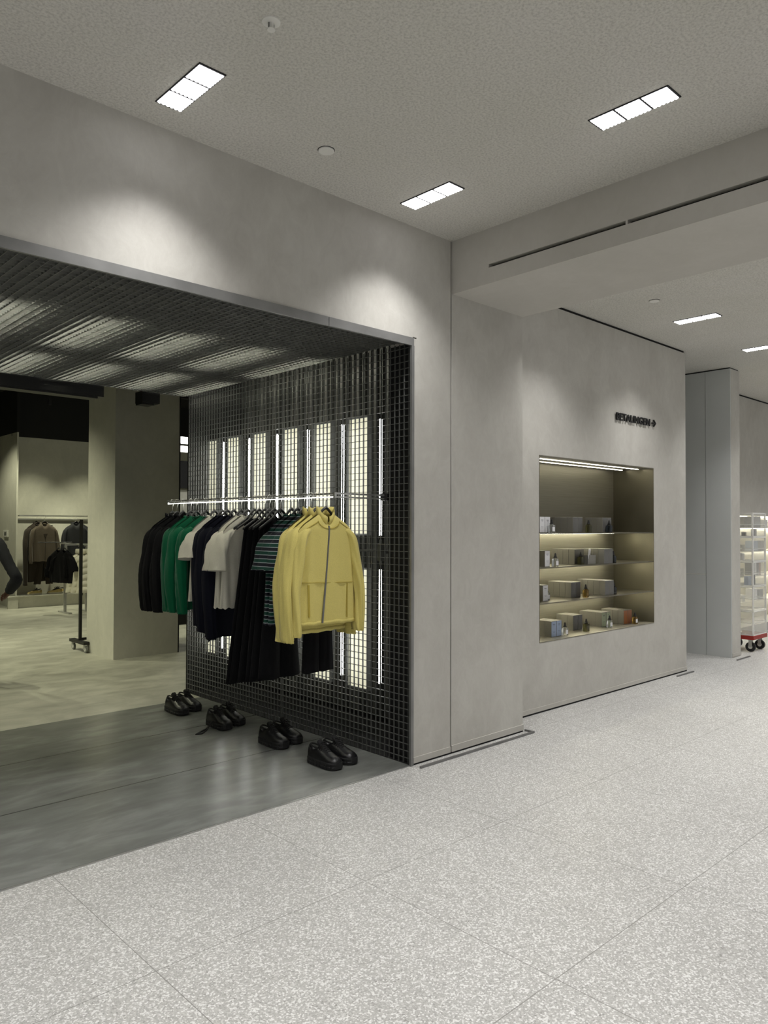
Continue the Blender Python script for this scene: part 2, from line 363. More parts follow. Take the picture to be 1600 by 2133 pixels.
P45 = .045
def grating_wall(name, y0, y1, label):
    bm = bmesh.new(); D = .012; th = .0028
    n = int(round((y1-y0)/P45)); y = y0+P45*.7 if y0 < .1 else y0
    while y < y1-.002:
        box(bm, 0, D, y-th/2, y+th/2, 0.003, 2.77); y += P45
    z = .035+.003
    while z < 2.77:
        box(bm, .0008, D-.0008, y0, y1, z-th/2, z+th/2); z += P45
    return tag(obj(name, bm, M['grating']), label, 'metal grating', 'open steel gratings of the side wall')
grating_wall('wall_grating', .006, 1.452, 'tall dark steel grating panel next to the plaster jamb, behind the yellow jackets')
grating_wall('wall_grating', 1.458, 2.95, 'tall dark steel grating panel farther in, behind the green and navy clothes')
bm = bmesh.new()
box(bm, -.002, .03, 2.95, 2.958, 0, 2.77); tag(obj('grating_end_post', bm, M['blackmetal']), 'thin black upright closing the far end of the mesh wall', 'metal post')
# ceiling grating in panels
xs = [-.002, -1.982, -3.962, -5.942]
labs = ['dark steel ceiling grating panel nearest the side mesh wall', 'dark steel ceiling grating panel in the left of the photo', 'dark steel ceiling grating panel outside the left edge of the photo']
for i in range(3):
    xa, xb = xs[i+1], xs[i]; bm = bmesh.new(); th = .0026
    x = xb-P45/2
    while x > xa: box(bm, x-th/2, x+th/2, .006, 3.0, 2.772, 2.797); x -= P45
    y = .03
    while y < 3.0: box(bm, xa+.001, xb-.001, y-th/2, y+th/2, 2.7728, 2.7962); y += P45
    tag(obj('ceiling_grating', bm, M['grating']), labs[i], 'metal grating', 'open steel gratings overhead')
# suspension beams behind the grating edge
for x0, x1, lab in ((-6.5, -.77, 'long black steel beam under the edge of the ceiling grating, left of the column'), (-.41, -.24, 'short black beam end under the ceiling grating in front of the column')):
    bm = boxes((x0, x1, 3.05, 3.2, 2.685, 2.79), (x0, x1-.05, 3.06, 3.19, 2.668, 2.685)); tag(obj('steel_beam', bm, M['blackmetal']), lab, 'beam')
for k, (x0, y0, x1, y1) in enumerate(((-6, 7.2, 8, 7.35), (-6, 9.6, 8, 9.75))):
    tag(obj('ceiling_duct', boxes((x0, x1, y0, y1, 4.0, 4.12)), M['blackmetal']), ('nearer' if k == 0 else 'farther')+' black duct under the dark shop ceiling', 'duct')

# tubes above the ceiling grating
def tube_lamp(name, p0, p1, mat, label, cat, group):
    p0 = Vector(p0); p1 = Vector(p1); o = thing(name, label, cat, p0, 0, group); d = p1-p0; u = d.normalized()
    obj('tube', cyl((0, 0, 0), d, .010, 10), mat, o, True)
    obj('end_cap', cyl(-u*.03, (0, 0, 0), .015, 10), M['blackmetal'], o); obj('end_cap', cyl(d, d+u*.03, .015, 10), M['blackmetal'], o)
    return o
for j, (ya, yb) in enumerate(((.83, 1.70), (2.05, 2.9))):
    for k in range(8):
        x = -.10-.515*k
        lo = tube_lamp('tube_lamp', (x, ya, 2.885), (x, yb, 2.885), M['tube_up'],
                  '%s tube lamp from the side mesh wall, in the %s row above the ceiling grating' % (['first', 'second', 'third', 'fourth', 'fifth', 'sixth', 'seventh', 'eighth'][k], ['front', 'back'][j]), 'lamp', 'tube lamps above the ceiling grating')
        obj('tray', boxes((-.05, .05, -.03, yb-ya+.03, .04, .05), (-.05, -.046, -.03, yb-ya+.03, .0, .04)), M['alu'], lo)
        obj('hanger_rod', boxes((-.004, .004, .04, .048, .05, .565)), M['blackmetal'], lo); obj('hanger_rod', boxes((-.004, .004, yb-ya-.048, yb-ya-.04, .05, .565)), M['blackmetal'], lo)
# cavity behind the mesh wall: cream light panels and upright tubes
PAN = [(.767, .21), (1.19, .205), (1.605, .20), (2.07, .20), (2.49, .20), (2.86, .16)]
od = ['nearest', 'second', 'third', 'fourth', 'fifth', 'farthest']
for k, (yc, w) in enumerate(PAN):
    for (za, zb, nm) in ((.36, 1.235, 'lower'), (1.50, 2.36, 'upper')):
        o = thing('light_box', '%s cream light panel of the %s row behind the mesh wall' % (od[k], nm), 'light panel', (.21, yc, za), 0, 'cream light panels behind the mesh wall')
        obj('diffuser', boxes((0, .02, -w/2, w/2, 0, zb-za)), M['boxlight'], o)
        obj('frame', boxes((-.01, .03, -w/2-.012, -w/2, -.012, zb-za+.012), (-.01, .03, w/2, w/2+.012, -.012, zb-za+.012), (-.01, .03, -w/2, w/2, -.012, 0), (-.01, .03, -w/2, w/2, zb-za, zb-za+.012)), M['grating'], o)
for k, y in enumerate((.433, .847, 1.268, 1.682, 2.096, 2.52)):
    for (za, zb, nm) in ((.45, 1.25, 'lower'), (1.49, 2.315, 'upper')):
        tube_lamp('tube_lamp', (.12, y, za), (.12, y, zb), M['tube'], '%s upright tube lamp of the %s row behind the mesh wall' % (['nearest', 'second', 'third', 'fourth', 'fifth', 'sixth'][k], nm), 'lamp', 'upright tube lamps behind the mesh wall')
    tag(obj('tube_bracket', boxes((.115, .62, y-.012, y+.012, 1.36, 1.38), (.10, .14, y-.02, y+.02, 1.31, 1.43)), M['grating']), 'dark bracket between the two %s upright tubes behind the mesh wall' % (['nearest', 'second', 'third', 'fourth', 'fifth', 'sixth'][k]), 'bracket', 'tube brackets behind the mesh wall')
bm = bmesh.new()
y = .28
while y < 2.94: box(bm, .585, .62, y, y+.035, .05, 3.3); y += .07
tag(obj('ribbed_lining', bm, M['lining']), 'dark ribbed metal lining at the back of the lit cavity', 'metal panel')

# ================================================================== ceiling lamps of the mall
def make_lamp(label, group):
    o = thing('ceiling_lamp', label, 'ceiling lamp', (0, 0, 0), 0, group)
    obj('housing', boxes((-.066, .066, -.203, .203, -.004, 0)), M['hollow'], o)
    for s in (-1, 0, 1):
        bm = bmesh.new()
        for a_ in range(6):
            for b_ in range(6):
                lathe(bm, [(.0090, -.0052), (.0088, -.008), (.005, -.011)], 10, ((a_-2.5)*.0208, s*.1335+(b_-2.5)*.0208))
        lg = obj('lens_grid', bm, M['lamp'], o, True); obj('lens_plate', boxes((-.0615, .0615, s*.1335-.0615, s*.1335+.0615, -.0052, -.0042)), M['lens_plate'], lg)
    return o
L0 = None
spots = []
for i, x in enumerate((-6.65, -5.05, -3.45, -1.85, -.25)):
    for jj, y in enumerate((-.4, -1.7, -3.0, -4.3, -5.6)): spots.append((x, y, CZ))
for x in (1.72, 3.32, 4.92, 6.52, 8.12, 9.72):
    for y in (-.41, -1.71, -3.01, -4.31): spots.append((x, y, CZ2))
special = {(-1.85, -.4): 'recessed three grid ceiling lamp at the upper left of the photo', (-.25, -.4): 'recessed three grid ceiling lamp over the plaster wall left of the beam',
           (-.25, -1.7): 'recessed three grid ceiling lamp at the upper right of the photo', (3.32, -.41): 'recessed lamp in the far ceiling right of the beam', (4.92, -.41): 'recessed lamp in the far ceiling cut by the right edge of the photo'}
rn = ['first', 'second', 'third', 'fourth', 'fifth', 'sixth']
for x, y, z in spots:
    side = 'left of the beam' if x < 1 else 'right of the beam'
    along = rn[([-.25, -1.85, -3.45, -5.05, -6.65] if x < 1 else [1.72, 3.32, 4.92, 6.52, 8.12, 9.72]).index(x)]
    lab = special.get((x, y), 'recessed ceiling lamp %s, %s along from it in the %s row out' % (side, along, rn[int((-y-.3)//1.3)]))
    if L0 is None: L0 = make_lamp(lab, 'recessed ceiling lamps'); L0.location = (x, y, z)
    else: dup(L0, (x, y, z), 0, lab)
    if y > -5: lamp('ceiling_lamp_light', 'SPOT', (x, y, z-.03), SPOT_W*(1.15 if x > 1 else 1), SPOT_COL, (x, y, 0), spot_size=math.radians(106), spot_blend=1.0, shadow_soft_size=.06)

# small ceiling fittings
o = thing('sprinkler', 'small white pendent sprinkler in the ceiling near the top edge', 'sprinkler', (-1.843, -1.027, CZ))
bm = bmesh.new(); lathe(bm, [(.036, 0), (.036, -.004), (.014, -.007)], 24); obj('rose', bm, M['whiteplastic'], o)
bm = bmesh.new(); lathe(bm, [(.010, -.006), (.010, -.03), (.016, -.03), (.016, -.034), (.004, -.036)], 14); obj('head', bm, M['whiteplastic'], o)
obj('bracket', boxes((-.013, -.009, -.003, .003, -.034, -.008), (.009, .013, -.003, .003, -.034, -.008)), M['steel'], o)
for p, lab in (((-1.05, -.39, CZ), 'round white cover disc in the ceiling, left of the middle lamp'), ((2.52, -.40, CZ2), 'round white cover disc in the far ceiling right of the beam')):
    o = thing('cover_disc', lab, 'ceiling disc', p)
    bm = bmesh.new(); lathe(bm, [(.045, 0), (.045, -.002)], 32); obj('gap_ring', bm, M['hollow'], o)
    bm = bmesh.new(); lathe(bm, [(.042, -.002), (.042, -.007), (.038, -.009)], 32); obj('disc', bm, M['whiteplastic'], o)

# floor bumper rails
for bs, lab in ((((.0, 1.235, -.085, -.07, 0, .014), (1.222, 1.235, -.07, .0, 0, .014)), 'thin grey metal floor rail in front of the jamb and pilaster'),
                (((4.11, 4.5, .165, .178, 0, .014),), 'short metal floor rail at the right end of the niche wall'),
                (((5.56, 5.95, .13, .143, 0, .014),), 'short metal floor rail in front of the grey pier')):
    tag(obj('floor_rail', boxes(*bs), M['steel']), lab, 'floor rail')

# ================================================================== wall sign
sg = thing('wall_sign', 'black raised BETALINGEN lettering with an arrow on the niche wall', 'sign', (3.008, NY, 2.582))
cu = bpy.data.curves.new('lettering', 'FONT'); cu.body = 'BETALINGEN'; cu.size = .098; cu.extrude = .006; cu.offset = .0016; cu.space_character = 1.0
tmp = bpy.data.objects.new('lettering_curve', cu); C.objects.link(tmp); bpy.context.view_layer.update()
me = bpy.data.meshes.new_from_object(tmp.evaluated_get(bpy.context.evaluated_depsgraph_get()))
bpy.data.objects.remove(tmp)
wd = max(v.co.x for v in me.vertices)
me.transform(Matrix.Translation((0, -.014, 0)) @ Matrix.Rotation(PI/2, 4, 'X') @ Matrix.Scale(.665/wd, 4, (1, 0, 0)))
me.materials.clear(); link('lettering', me, M['dark'], sg)
bm = bmesh.new()
def bar2(bm, a, b, w, y0, y1):
    a = Vector((a[0], 0, a[1])); b = Vector((b[0], 0, b[1])); d = (b-a).normalized(); nn = Vector((-d.z, 0, d.x))*w/2
    pts = [a-nn, b-nn, b+nn, a+nn]; v = [bm.verts.new((p.x, y0, p.z)) for p in pts]+[bm.verts.new((p.x, y1, p.z)) for p in pts]
    for f in ((3, 2, 1, 0), (4, 5, 6, 7), (0, 1, 5, 4), (1, 2, 6, 5), (2, 3, 7, 6), (3, 0, 4, 7)): bm.faces.new([v[i] for i in f])
bar2(bm, (.705, .034), (.775, .034), .013, -.02, -.008); bar2(bm, (.742, .066), (.783, .030), .013, -.0205, -.008); bar2(bm, (.742, .002), (.783, .038), .013, -.021, -.008)
obj('arrow', bm, M['dark'], sg)

# ================================================================== niche cabinet
t = thing('display_niche', 'brushed champagne metal display niche set in the plaster wall', 'display niche', (NX0, NY, NZ0))
w, h, d = NX1-NX0, NZ1-NZ0, NYB-NY
obj('back_panel', boxes((0, w, d, d+.008, 0, h)), M['niche'], t)
obj('side_panel', boxes((-.004, 0.0, -.002, d, -.006, h+.006)), M['niche_side'], t); obj('side_panel', boxes((w, w+.004, -.002, d, -.006, h+.006)), M['niche_side'], t)
obj('base_panel', boxes((0, w, -.002, d, -.006, 0)), M['niche'], t); obj('top_panel', boxes((0, w, -.002, d, h, h+.006)), M['niche'], t)
for k, yy in enumerate((.13, .31)): obj('light_strip', boxes((0.01, w-.06, yy, yy+.007, h-.005, h-.001)), M['led_top'], t)
SH = [1.504, 1.21, .908]
for k, z in enumerate(SH):
    s = thing('niche_shelf', '%s thin metal shelf in the wall niche' % ['top', 'middle', 'lowest'][k], 'shelf', (NX0, NY, z), 0, 'shelves in the wall niche')
    obj('shelf_board', boxes((0, w, .004, d, -.010, 0)), M['niche_side'], s)
    obj('light_strip', boxes((0.01, w-.22, .32, .334, -.015, -.0102)), M['led'], s)
lamp('niche_light', 'AREA', (2.75, NY+.22, NZ1-.03), .7, (1, .92, .66), (2.75, NY+.22, 0), shape='RECTANGLE', size=1.8, size_y=.02)
lv = [('top shelf', 1.504), ('middle shelf', 1.21), ('lowest shelf', .908), ('niche floor', NZ0)]
BW, BD, BH = .080, .0625, .140
# level, x, yfront, cols, rows, front material
GR = [(0, 1.850, .300, 2, 2, 'c_white'), (0, 2.365, .301, 2, 4, 'c_grey'), (0, 2.876, .305, 2, 3, 'c_grey'),
      (1, 1.945, .313, 1, 2, 'c_white'), (1, 2.528, .389, 2, 4, 'c_grey'), (1, 2.84, .268, 2, 4, 'c_grey'),
      (2, 1.975, .354, 1, 2, 'c_white'), (2, 2.459, .382, 2, 4, 'c_grey'), (2, 2.90, .293, 2, 5, 'c_grey'),
      (3, 2.086, .343, 2, 3, 'c_blue'), (3, 2.616, .461, 2, 3, 'c_grey'), (3, 3.03, .406, 2, 4, 'c_green'), (3, 3.366, .362, 2, 4, 'c_orange')]
rnd = random.Random(4)
cache = {}
cnt = {}
gname = ['first', 'second', 'third', 'fourth']; rname = ['front', 'second', 'third', 'fourth', 'fifth']
for (lvl, gx, gy, nc, nr, fm) in GR:
    gi = cnt.get(lvl, 0); cnt[lvl] = gi+1
    for c_ in range(nc):
        for r_ in range(nr):
            key = fm if r_ == 0 else 'plain'
            side = '' if nc == 1 else (' left' if c_ == 0 else ' right')
            lab = 'grey perfume box, %s row%s, in the %s box cluster on the %s' % (rname[r_], side, gname[gi], lv[lvl][0])
            loc = (gx+c_*BW+BW/2, gy+r_*BD+rnd.uniform(0, .001), lv[lvl][1])
            if key not in cache:
                o = thing('perfume_box', lab, 'box', loc, 0, 'perfume boxes in the wall niche')
                obj('carton', bevbox(-BW/2+.0008, BW/2-.0008, .0005, BD-.0008, 0, BH, .0015, 1), M['boxgrey'], o)
                if key != 'plain':
                    obj('front_label', boxes((-BW/2+.004, BW/2-.004, -.0008, .0004, .004, BH-.004)), M[key], o)
                    if key in ('c_white', 'c_blue', 'c_green'):
                        obj('print', boxes((-.016, .016, -.0014, -.0008, .108, .112), (-.010, .010, -.0014, -.0008, .098, .100), (-.018, .018, -.0014, -.0008, .05, .0515), (-.014, .014, -.0014, -.0008, .040, .0412)), M['print'], o)
                cache[key] = o
            else: dup(cache[key], loc, 0, lab)
def bottle(loc, mat, label, lab_mat=None):
    o = thing('perfume_bottle', label, 'bottle', loc, 0, 'perfume bottles in the wall niche')
    bm = bevbox(-.026, .026, -.02, .02, 0, .068, .005, 3); obj('flask', bm, M[mat], o, True, .6)
    bm = bmesh.new(); lathe(bm, [(.021, .066), (.016, .073), (.011, .077)], 16); obj('shoulder', bm, M[mat], o, True)
    bm = bmesh.new(); lathe(bm, [(.017, .076), (.017, .081), (.012, .083), (.012, .093), (.009, .095), (.0085, .104), (.006, .114), (.002, .117)], 16); obj('dropper_cap', bm, M['rubber'], o, True, .6)
    if lab_mat: obj('paper_label', boxes((-.018, .018, -.0212, -.0202, .014, .05)), M[lab_mat], o)
    return o
bottle((1.985, .270, 1.504), 'g_clear', 'clear perfume bottle with white label beside the white boxes on the top shelf', 'c_white')
bottle((2.578, .272, 1.504), 'g_olive', 'olive perfume bottle between the box clusters on the top shelf')
bottle((2.945, .276, 1.504), 'g_black', 'dark perfume bottle before the right boxes on the top shelf')
bottle((2.062, .285, 1.21), 'g_clear', 'clear perfume bottle beside the single box on the middle shelf', 'c_white')
bottle((2.560, .345, 1.21), 'g_olive', 'olive perfume bottle beneath the leaning cards on the middle shelf')
bottle((3.06, .30, 1.21), 'g_black', 'dark perfume bottle at the right end of the middle shelf')
bottle((2.085, .39, .908), 'g_clear', 'clear perfume bottle behind the left box on the lowest shelf', 'c_white')
bottle((2.645, .345, .908), 'g_amber', 'amber perfume bottle between the box clusters on the lowest shelf')
bottle((3.09, .315, .908), 'g_black', 'dark perfume bottle at the right end of the lowest shelf')
bottle((2.285, .335, NZ0), 'g_clear', 'clear perfume bottle beside the blue boxes on the niche floor', 'c_white')
bottle((2.66, .350, NZ0), 'g_olive', 'olive perfume bottle before the second box cluster on the niche floor')
bottle((3.065, .345, NZ0), 'g_clear', 'clear perfume bottle before the green labelled boxes on the niche floor', 'c_white')
bottle((3.50, .315, NZ0), 'g_amber', 'amber perfume bottle with white label at the right of the niche floor', 'c_white')
for k in range(3):
    o = obj('folded_card', boxes((-.028, .028, -.004, .004, 0, .085)), M['c_white']); o.location = (2.665+k*.03, .33+k*.012, 1.21+.075); o.rotation_euler = (.1, -.16+.16*k, .5)
    o.location.z = 1.21+.055
    tag(o, '%s white folded card leaning on the middle shelf of the niche' % ['left', 'middle', 'right'][k], 'card', 'white cards in the niche')
o = thing('open_carton', 'low open grey carton holding the white cards on the middle shelf', 'box', (2.70, .35, 1.21))
obj('carton', boxes((-.075, .075, -.035, -.032, 0, .085), (-.075, .075, .040, .043, 0, .085), (-.075, -.072, -.035, .043, 0, .085), (.072, .075, -.035, .043, 0, .085), (-.075, .075, -.035, .043, 0, .002)), M['boxgrey'], o)

# ================================================================== clothes
def bumpy(seed):
    r = random.Random(seed); ps = [(r.uniform(1.5, 6), r.uniform(0, 6.28), r.uniform(.3, 1)) for _ in range(5)]
    def f(u, v):
        return sum(a*math.sin(k*u+p+v*(1.5+.4*i)) for i, (k, p, a) in enumerate(ps))/3
    return f
class Torso:
    """hung shirt body, local frame: x across, -y front, z down from the rail"""
    def __init__(s, hem, seed, w0=.225, w1=.255, d=.034, fold=.012, neck=.06, drop=.045, slope=.60, puff=0, top=-.134):
        s.__dict__.update(hem=hem, w0=w0, w1=w1, d=d, fold=fold, neck=neck, drop=drop, slope=slope, f=bumpy(seed), puff=puff, top=top)
    def ztop(s, x, front):
        z = s.top-s.slope*max(0, abs(x)-s.neck)
        if abs(x) < s.neck: z -= (s.drop if front else s.drop*.2)*(1-(abs(x)/s.neck)**2)
        if abs(x) > s.w0*.72: z -= 5.0*(abs(x)-s.w0*.72)**2
        return z
    def P(s, th, t):
        e = min(1, (1-t)/.12); e = math.sqrt(max(0, 1-(1-e)**2))
        w = s.w1+(s.w0-s.w1)*t**.7; cx = math.cos(th); sn = math.sin(th)
        x = w*(abs(cx)**.8)*(1 if cx >= 0 else -1)
        dd = (.012+(s.d-.012)*e)
        y = dd*(abs(sn)**.7)*(1 if sn >= 0 else -1)
        fo = s.fold*(1-t)**.8*s.f(th*2.2, t*2.0)
        if s.puff: y *= 1+s.puff*(abs(math.sin(t*PI*6.0))-.6)
        y += fo*abs(sn)
        x += fo*.5*abs(cx)
        z = s.hem+t*(s.ztop(x, sn < 0)-s.hem)-.006*s.f(th*3, 3)*(1-t)
        return Vector((x, y, z))
    def front(s, x, z):
        """point of the front surface at x, z"""
        lo, hi = 0, 1
        t = min(1, max(0, (z-s.hem)/(s.ztop(x, True)-s.hem)))
        w = s.w1+(s.w0-s.w1)*t**.7; c = min(1, (abs(x)/w))**(1/.8); th = -math.acos(c if x >= 0 else -c)
        p = s.P(th, t); return Vector((x, p.y, z))
    def mesh(s, n=128, m=30):
        bm = bmesh.new(); loft(bm, [[s.P(2*PI*k/n, j/m) for k in range(n)] for j in range(m+1)], False, False)
        return bm
def sleeve_bm(path, rad, seed, fold=.006, n=28, flat_=.58, m=22):
    """path: list of (x,y,z); rad: list; ellipse narrow in x-normal"""
    f = bumpy(seed); bm = bmesh.new(); pts = [Vector(p) for p in path]; rings = []
    def ev(t):
        q = t*(len(pts)-1); i = min(int(q), len(pts)-2); u = q-i
        p0 = pts[max(i-1, 0)]; p1 = pts[i]; p2 = pts[i+1]; p3 = pts[min(i+2, len(pts)-1)]
        c = .5*((2*p1)+(p2-p0)*u+(2*p0-5*p1+4*p2-p3)*u*u+(3*p1-p0-3*p2+p3)*u**3)
        return c, rad[i]+(rad[i+1]-rad[i])*u
    for j in range(m+1):
        t = j/m; c, r = ev(t); c2, _ = ev(min(1, t+.02)); c1, _ = ev(max(0, t-.02)); d = (c2-c1).normalized()
        b = Vector((0, 1, 0)); a = b.cross(d).normalized(); b = d.cross(a).normalized()
        ring = []
        for k in range(n):
            th = 2*PI*k/n; q = 1+fold/r*f(th*1.5, t*5)*min(1, t*3)
            ring.append(c+a*math.cos(th)*r*flat_*q+b*math.sin(th)*r*q)
        rings.append(ring)
    loft(bm, rings, True, False); return bm
def strip_on(T, pts, w, mat, name, parent, off=.004, vertical=False):
    """thin band laid on the front of torso T along (x,z) points"""
    bm = bmesh.new(); P = []
    for i, (x, z) in enumerate(pts):
        a = Vector(pts[max(i-1, 0)]); b = Vector(pts[min(i+1, len(pts)-1)]); d = (b-a).normalized(); nn = Vector((-d.y, d.x))*w/2
        row = []
        for s_ in (-1, 1):
            p = T.front(x+nn.x*s_, z+nn.y*s_); row.append(p)
        P.append([row[0]+Vector((0, -off, 0)), row[1]+Vector((0, -off, 0)), row[1]+Vector((0, .001, 0)), row[0]+Vector((0, .001, 0))])
    loft(bm, P, True, True); return obj(name, bm, M[mat], parent, False)
def lerp(a, b, n): return [(a[0]+(b[0]-a[0])*k/n, a[1]+(b[1]-a[1])*k/n) for k in range(n+1)]

RX, RZ = -.43, 1.765
hang0 = None
def hanger(y, rz, label, x=RX, z=RZ, ang=0):
    global hang0
    if hang0 is None:
        o = thing('clothes_hanger', label, 'hanger', (x, y, z), rz, 'hangers on the clothes rail')
        bm = bmesh.new(); pts = [(.0, 0, -.098), (0, 0, -.055), (.004, 0, -.045)]
        pts += [(.020*math.sin(a_), 0, -.0+.02*math.cos(a_)-.0085+.0) for a_ in [PI-.6-k*(PI*1.35)/10 for k in range(11)]]
        tube(bm, pts, .0021, 6); obj('hook', bm, M['chrome'], o, True)
        bm = bmesh.new(); rings = []
        for k in range(25):
            u = -1+2*k/24; xx = .185*u; ax = abs(xx); zz = -.088-.066*(ax/.07)**1.4 if ax < .07 else -.154-.62*(ax-.07); hw = .015-.006*min(1, ax/.07); th = .013
            rings.append([(xx, -hw*.55, zz-th), (xx, -hw, zz-th*.5), (xx, -hw*.5, zz+.004), (xx, hw*.5, zz+.004), (xx, hw, zz-th*.5), (xx, hw*.55, zz-th)])
        loft(bm, rings); obj('shoulder_bar', bm, M['hanger'], o, True)
        hang0 = o; return o
    return dup(hang0, (x, y, z), rz, label)

def shirt(name, label, cat, y, rz, mat, hem, sleeve, seed, group=None, x=RX, z=RZ, wide=1.0, collar='crew', d=.034, zip_=False, drop=.045, scale=1, sl_x=.0, fold=.012, w1=.255, cuffmat=None, sl_end=None):
    o = thing(name, label, cat, (x, y, z), rz, group)
    T = Torso(hem, seed, .225*wide, w1*wide, d, fold, drop=drop)
    body = obj('body', T.mesh(), M[mat], o, True)
    sh = .205*wide
    for s in (-1, 1):
        if sleeve == 'long':
            e = sl_end if sl_end is not None else hem-.05
            r_ = random.Random(seed*7+s)
            path = [(s*(sh-.050), .0, -.232), (s*(sh+.002), .0, -.288), (s*(sh+.030+sl_x*.4), -.004, -.43), (s*(sh+.052+sl_x), -.02+r_.uniform(-.01, .01), -.62), (s*(sh+.045+sl_x), -.03, e+.05), (s*(sh+.045+sl_x), -.03, e)]
            bm = sleeve_bm(path, [.038, .060, .062, .056, .049, .043], seed*3+s, .018)
        elif sleeve == 'short':
            e = sl_end if sl_end is not None else -.46
            path = [(s*(sh-.055), .0, -.240), (s*(sh+.010), .0, -.292), (s*(sh+.050), -.0, -.37), (s*(sh+.080), -.008, e)]
            bm = sleeve_bm(path, [.038, .064, .078, .088], seed*3+s, .014, flat_=.46)
        else: bm = None
        if bm is not None:
            sl = obj('sleeve', bm, M[mat], o, True)
    if collar == 'crew':
        bm = bmesh.new(); pts = []
        for k in range(25):
            a_ = 2*PI*k/24; xx = .066*math.cos(a_); fr = math.sin(a_) < 0
            pts.append((xx, math.sin(a_)*.02, T.ztop(xx, fr)+.001))
        tube(bm, pts, .0065, 8, False); obj('neckband', bm, M[mat], o, True)
    elif collar == 'shirt' or collar == 'stand':
        bm = bmesh.new(); hh = .05 if collar == 'stand' else .032; rings = []
        for k in range(29):
            a_ = -PI/2+.12+(2*PI-.24)*k/28; cs, sn = math.cos(a_), math.sin(a_)
            rr = .066; xx = rr*cs; yy = .030*sn; z0 = T.ztop(min(.064, abs(xx)), sn < 0)-.012
            if sn < 0: z0 = T.top-drop*(1-(cs*.98)**2)*1.0-.010
            fl = 1.12; z1 = z0+hh+(.012 if sn > 0 else -.002)
            wv = .003*math.sin(9*a_)
            rings.append([(xx, yy, z0), (xx*1.05+wv, yy*1.25, (z0+z1)/2), (xx*fl*.92+wv, yy*1.15, z1), (xx*fl*.86+wv, yy*1.0, z1+.001), (xx*.96, yy*1.05, (z0+z1)/2), (xx*.94, yy*.85, z0)])
        loft(bm, rings, True, True); obj('collar', bm, M[mat], o, True)
    elif collar == 'hood':
        bm = bmesh.new(); rings = []
        for k in range(13):
            a_ = PI*k/12; rings.append([(.085*math.cos(b_)*(1-.15*math.sin(a_)), .012+.028*math.sin(a_)+.03*math.sin(b_), T.top-.02+.055*math.sin(a_)*(1 if 1 else 0)-.012*abs(math.cos(b_))) for b_ in [2*PI*q/20 for q in range(20)]])
        loft(bm, rings); obj('hood', bm, M[mat], o, True)
    return o, T

HG = 'hung'
# black shirts at the far end
for k, (y, rz, nm) in enumerate(((2.43, .16, 'farthest black long sleeved shirt at the end of the rail'), (2.35, .10, 'second black long sleeved shirt from the far end of the rail'), (2.25, .22, 'black long sleeved shirt next to the green sweatshirts'))):
    shirt('black_shirt', nm, 'shirt', y, rz, 'f_black', -.86, 'long', 11+k, 'black shirts on the rail', collar='shirt', sl_x=.03, w1=.25, sl_end=-.90)
    hanger(y, rz, ['hanger of the farthest black shirt', 'hanger of the second black shirt', 'hanger of the black shirt next to the green sweatshirts'][k])
for k, (y, rz, nm) in enumerate(((2.12, .20, 'farthest of the three green sweatshirts'), (2.03, .16, 'middle one of the three green sweatshirts'), (1.88, .18, 'green sweatshirt hanging nearest the white tee'))):
    shirt('green_sweatshirt', nm, 'sweatshirt', y, rz, 'f_green', -.86, 'long', 21+k, 'green sweatshirts on the rail', sl_end=-.885, w1=.24)
    hanger(y, rz, 'hanger of the %s green sweatshirt' % ['farthest', 'middle', 'nearest'][k])
shirt('white_tee', 'white short sleeved tee between the green sweatshirts and the navy jumpers', 'tee', 1.75, .22, 'f_white', -.78, 'short', 31, 'white tees on the rail'); hanger(1.75, .22, 'hanger of the white tee beside the green sweatshirts')
for k, (y, rz, nm) in enumerate(((1.63, .18, 'farthest of the three navy jumpers'), (1.56, .12, 'middle one of the three navy jumpers'), (1.47, .2, 'navy jumper hanging nearest the two white tees'))):
    shirt('navy_jumper', nm, 'jumper', y, rz, 'f_navy', -.93-.05*k, 'long', 41+k, 'navy jumpers on the rail', sl_end=-.95-.04*k, w1=.23)
    hanger(y, rz, 'hanger of the %s navy jumper' % ['farthest', 'middle', 'nearest'][k])
for k, (y, rz, nm) in enumerate(((1.37, .2, 'white tee with wide sleeves next to the navy jumpers'), (1.28, .14, 'white tee with wide sleeves next to the black trousers'))):
    shirt('white_tee', nm, 'tee', y, rz, 'f_white', -.80, 'short', 51+k, 'white tees on the rail', sl_end=-.53)
    hanger(y, rz, 'hanger of the white tee next to the %s' % ['navy jumpers', 'black trousers'][k])
# trousers
def trousers(label, y, rz, top, bot, wt, wb, seed, x=RX, mat='f_black', z=RZ, group='black trousers on the rail', gap=.0, name='wide_trousers'):
    o = thing(name, label, 'trousers', (x, y, z), rz, group); f = bumpy(seed)
    for s in (-1, 1):
        bm = bmesh.new(); rings = []
        for j in range(25):
            t = j/24; zz = top+(bot-top)*t; w_ = (wt+(wb-wt)*t)/2; cx = s*(w_*.98+gap*t); dd = .016+.018*t
            rings.append([(cx+w_*math.cos(a_)*1.04, dd*math.sin(a_)*(1+.0*t)+.010*t*f(a_*2, t*2)*abs(math.sin(a_)), zz-.006*t*f(a_, 1)) for a_ in [2*PI*k/28 for k in range(28)]])
        loft(bm, rings, True, True); obj('trouser_leg', bm, M[mat], o, True)
    bm = bmesh.new(); loft(bm, [[((wt*1.0)*math.cos(a_), .020*math.sin(a_), zz) for a_ in [2*PI*k/28 for k in range(28)]] for zz in (top-.045, top, top+.008)]); obj('waistband', bm, M[mat], o, True)
    return o
tl = ['first', 'second', 'third', 'fourth', 'fifth', 'sixth']
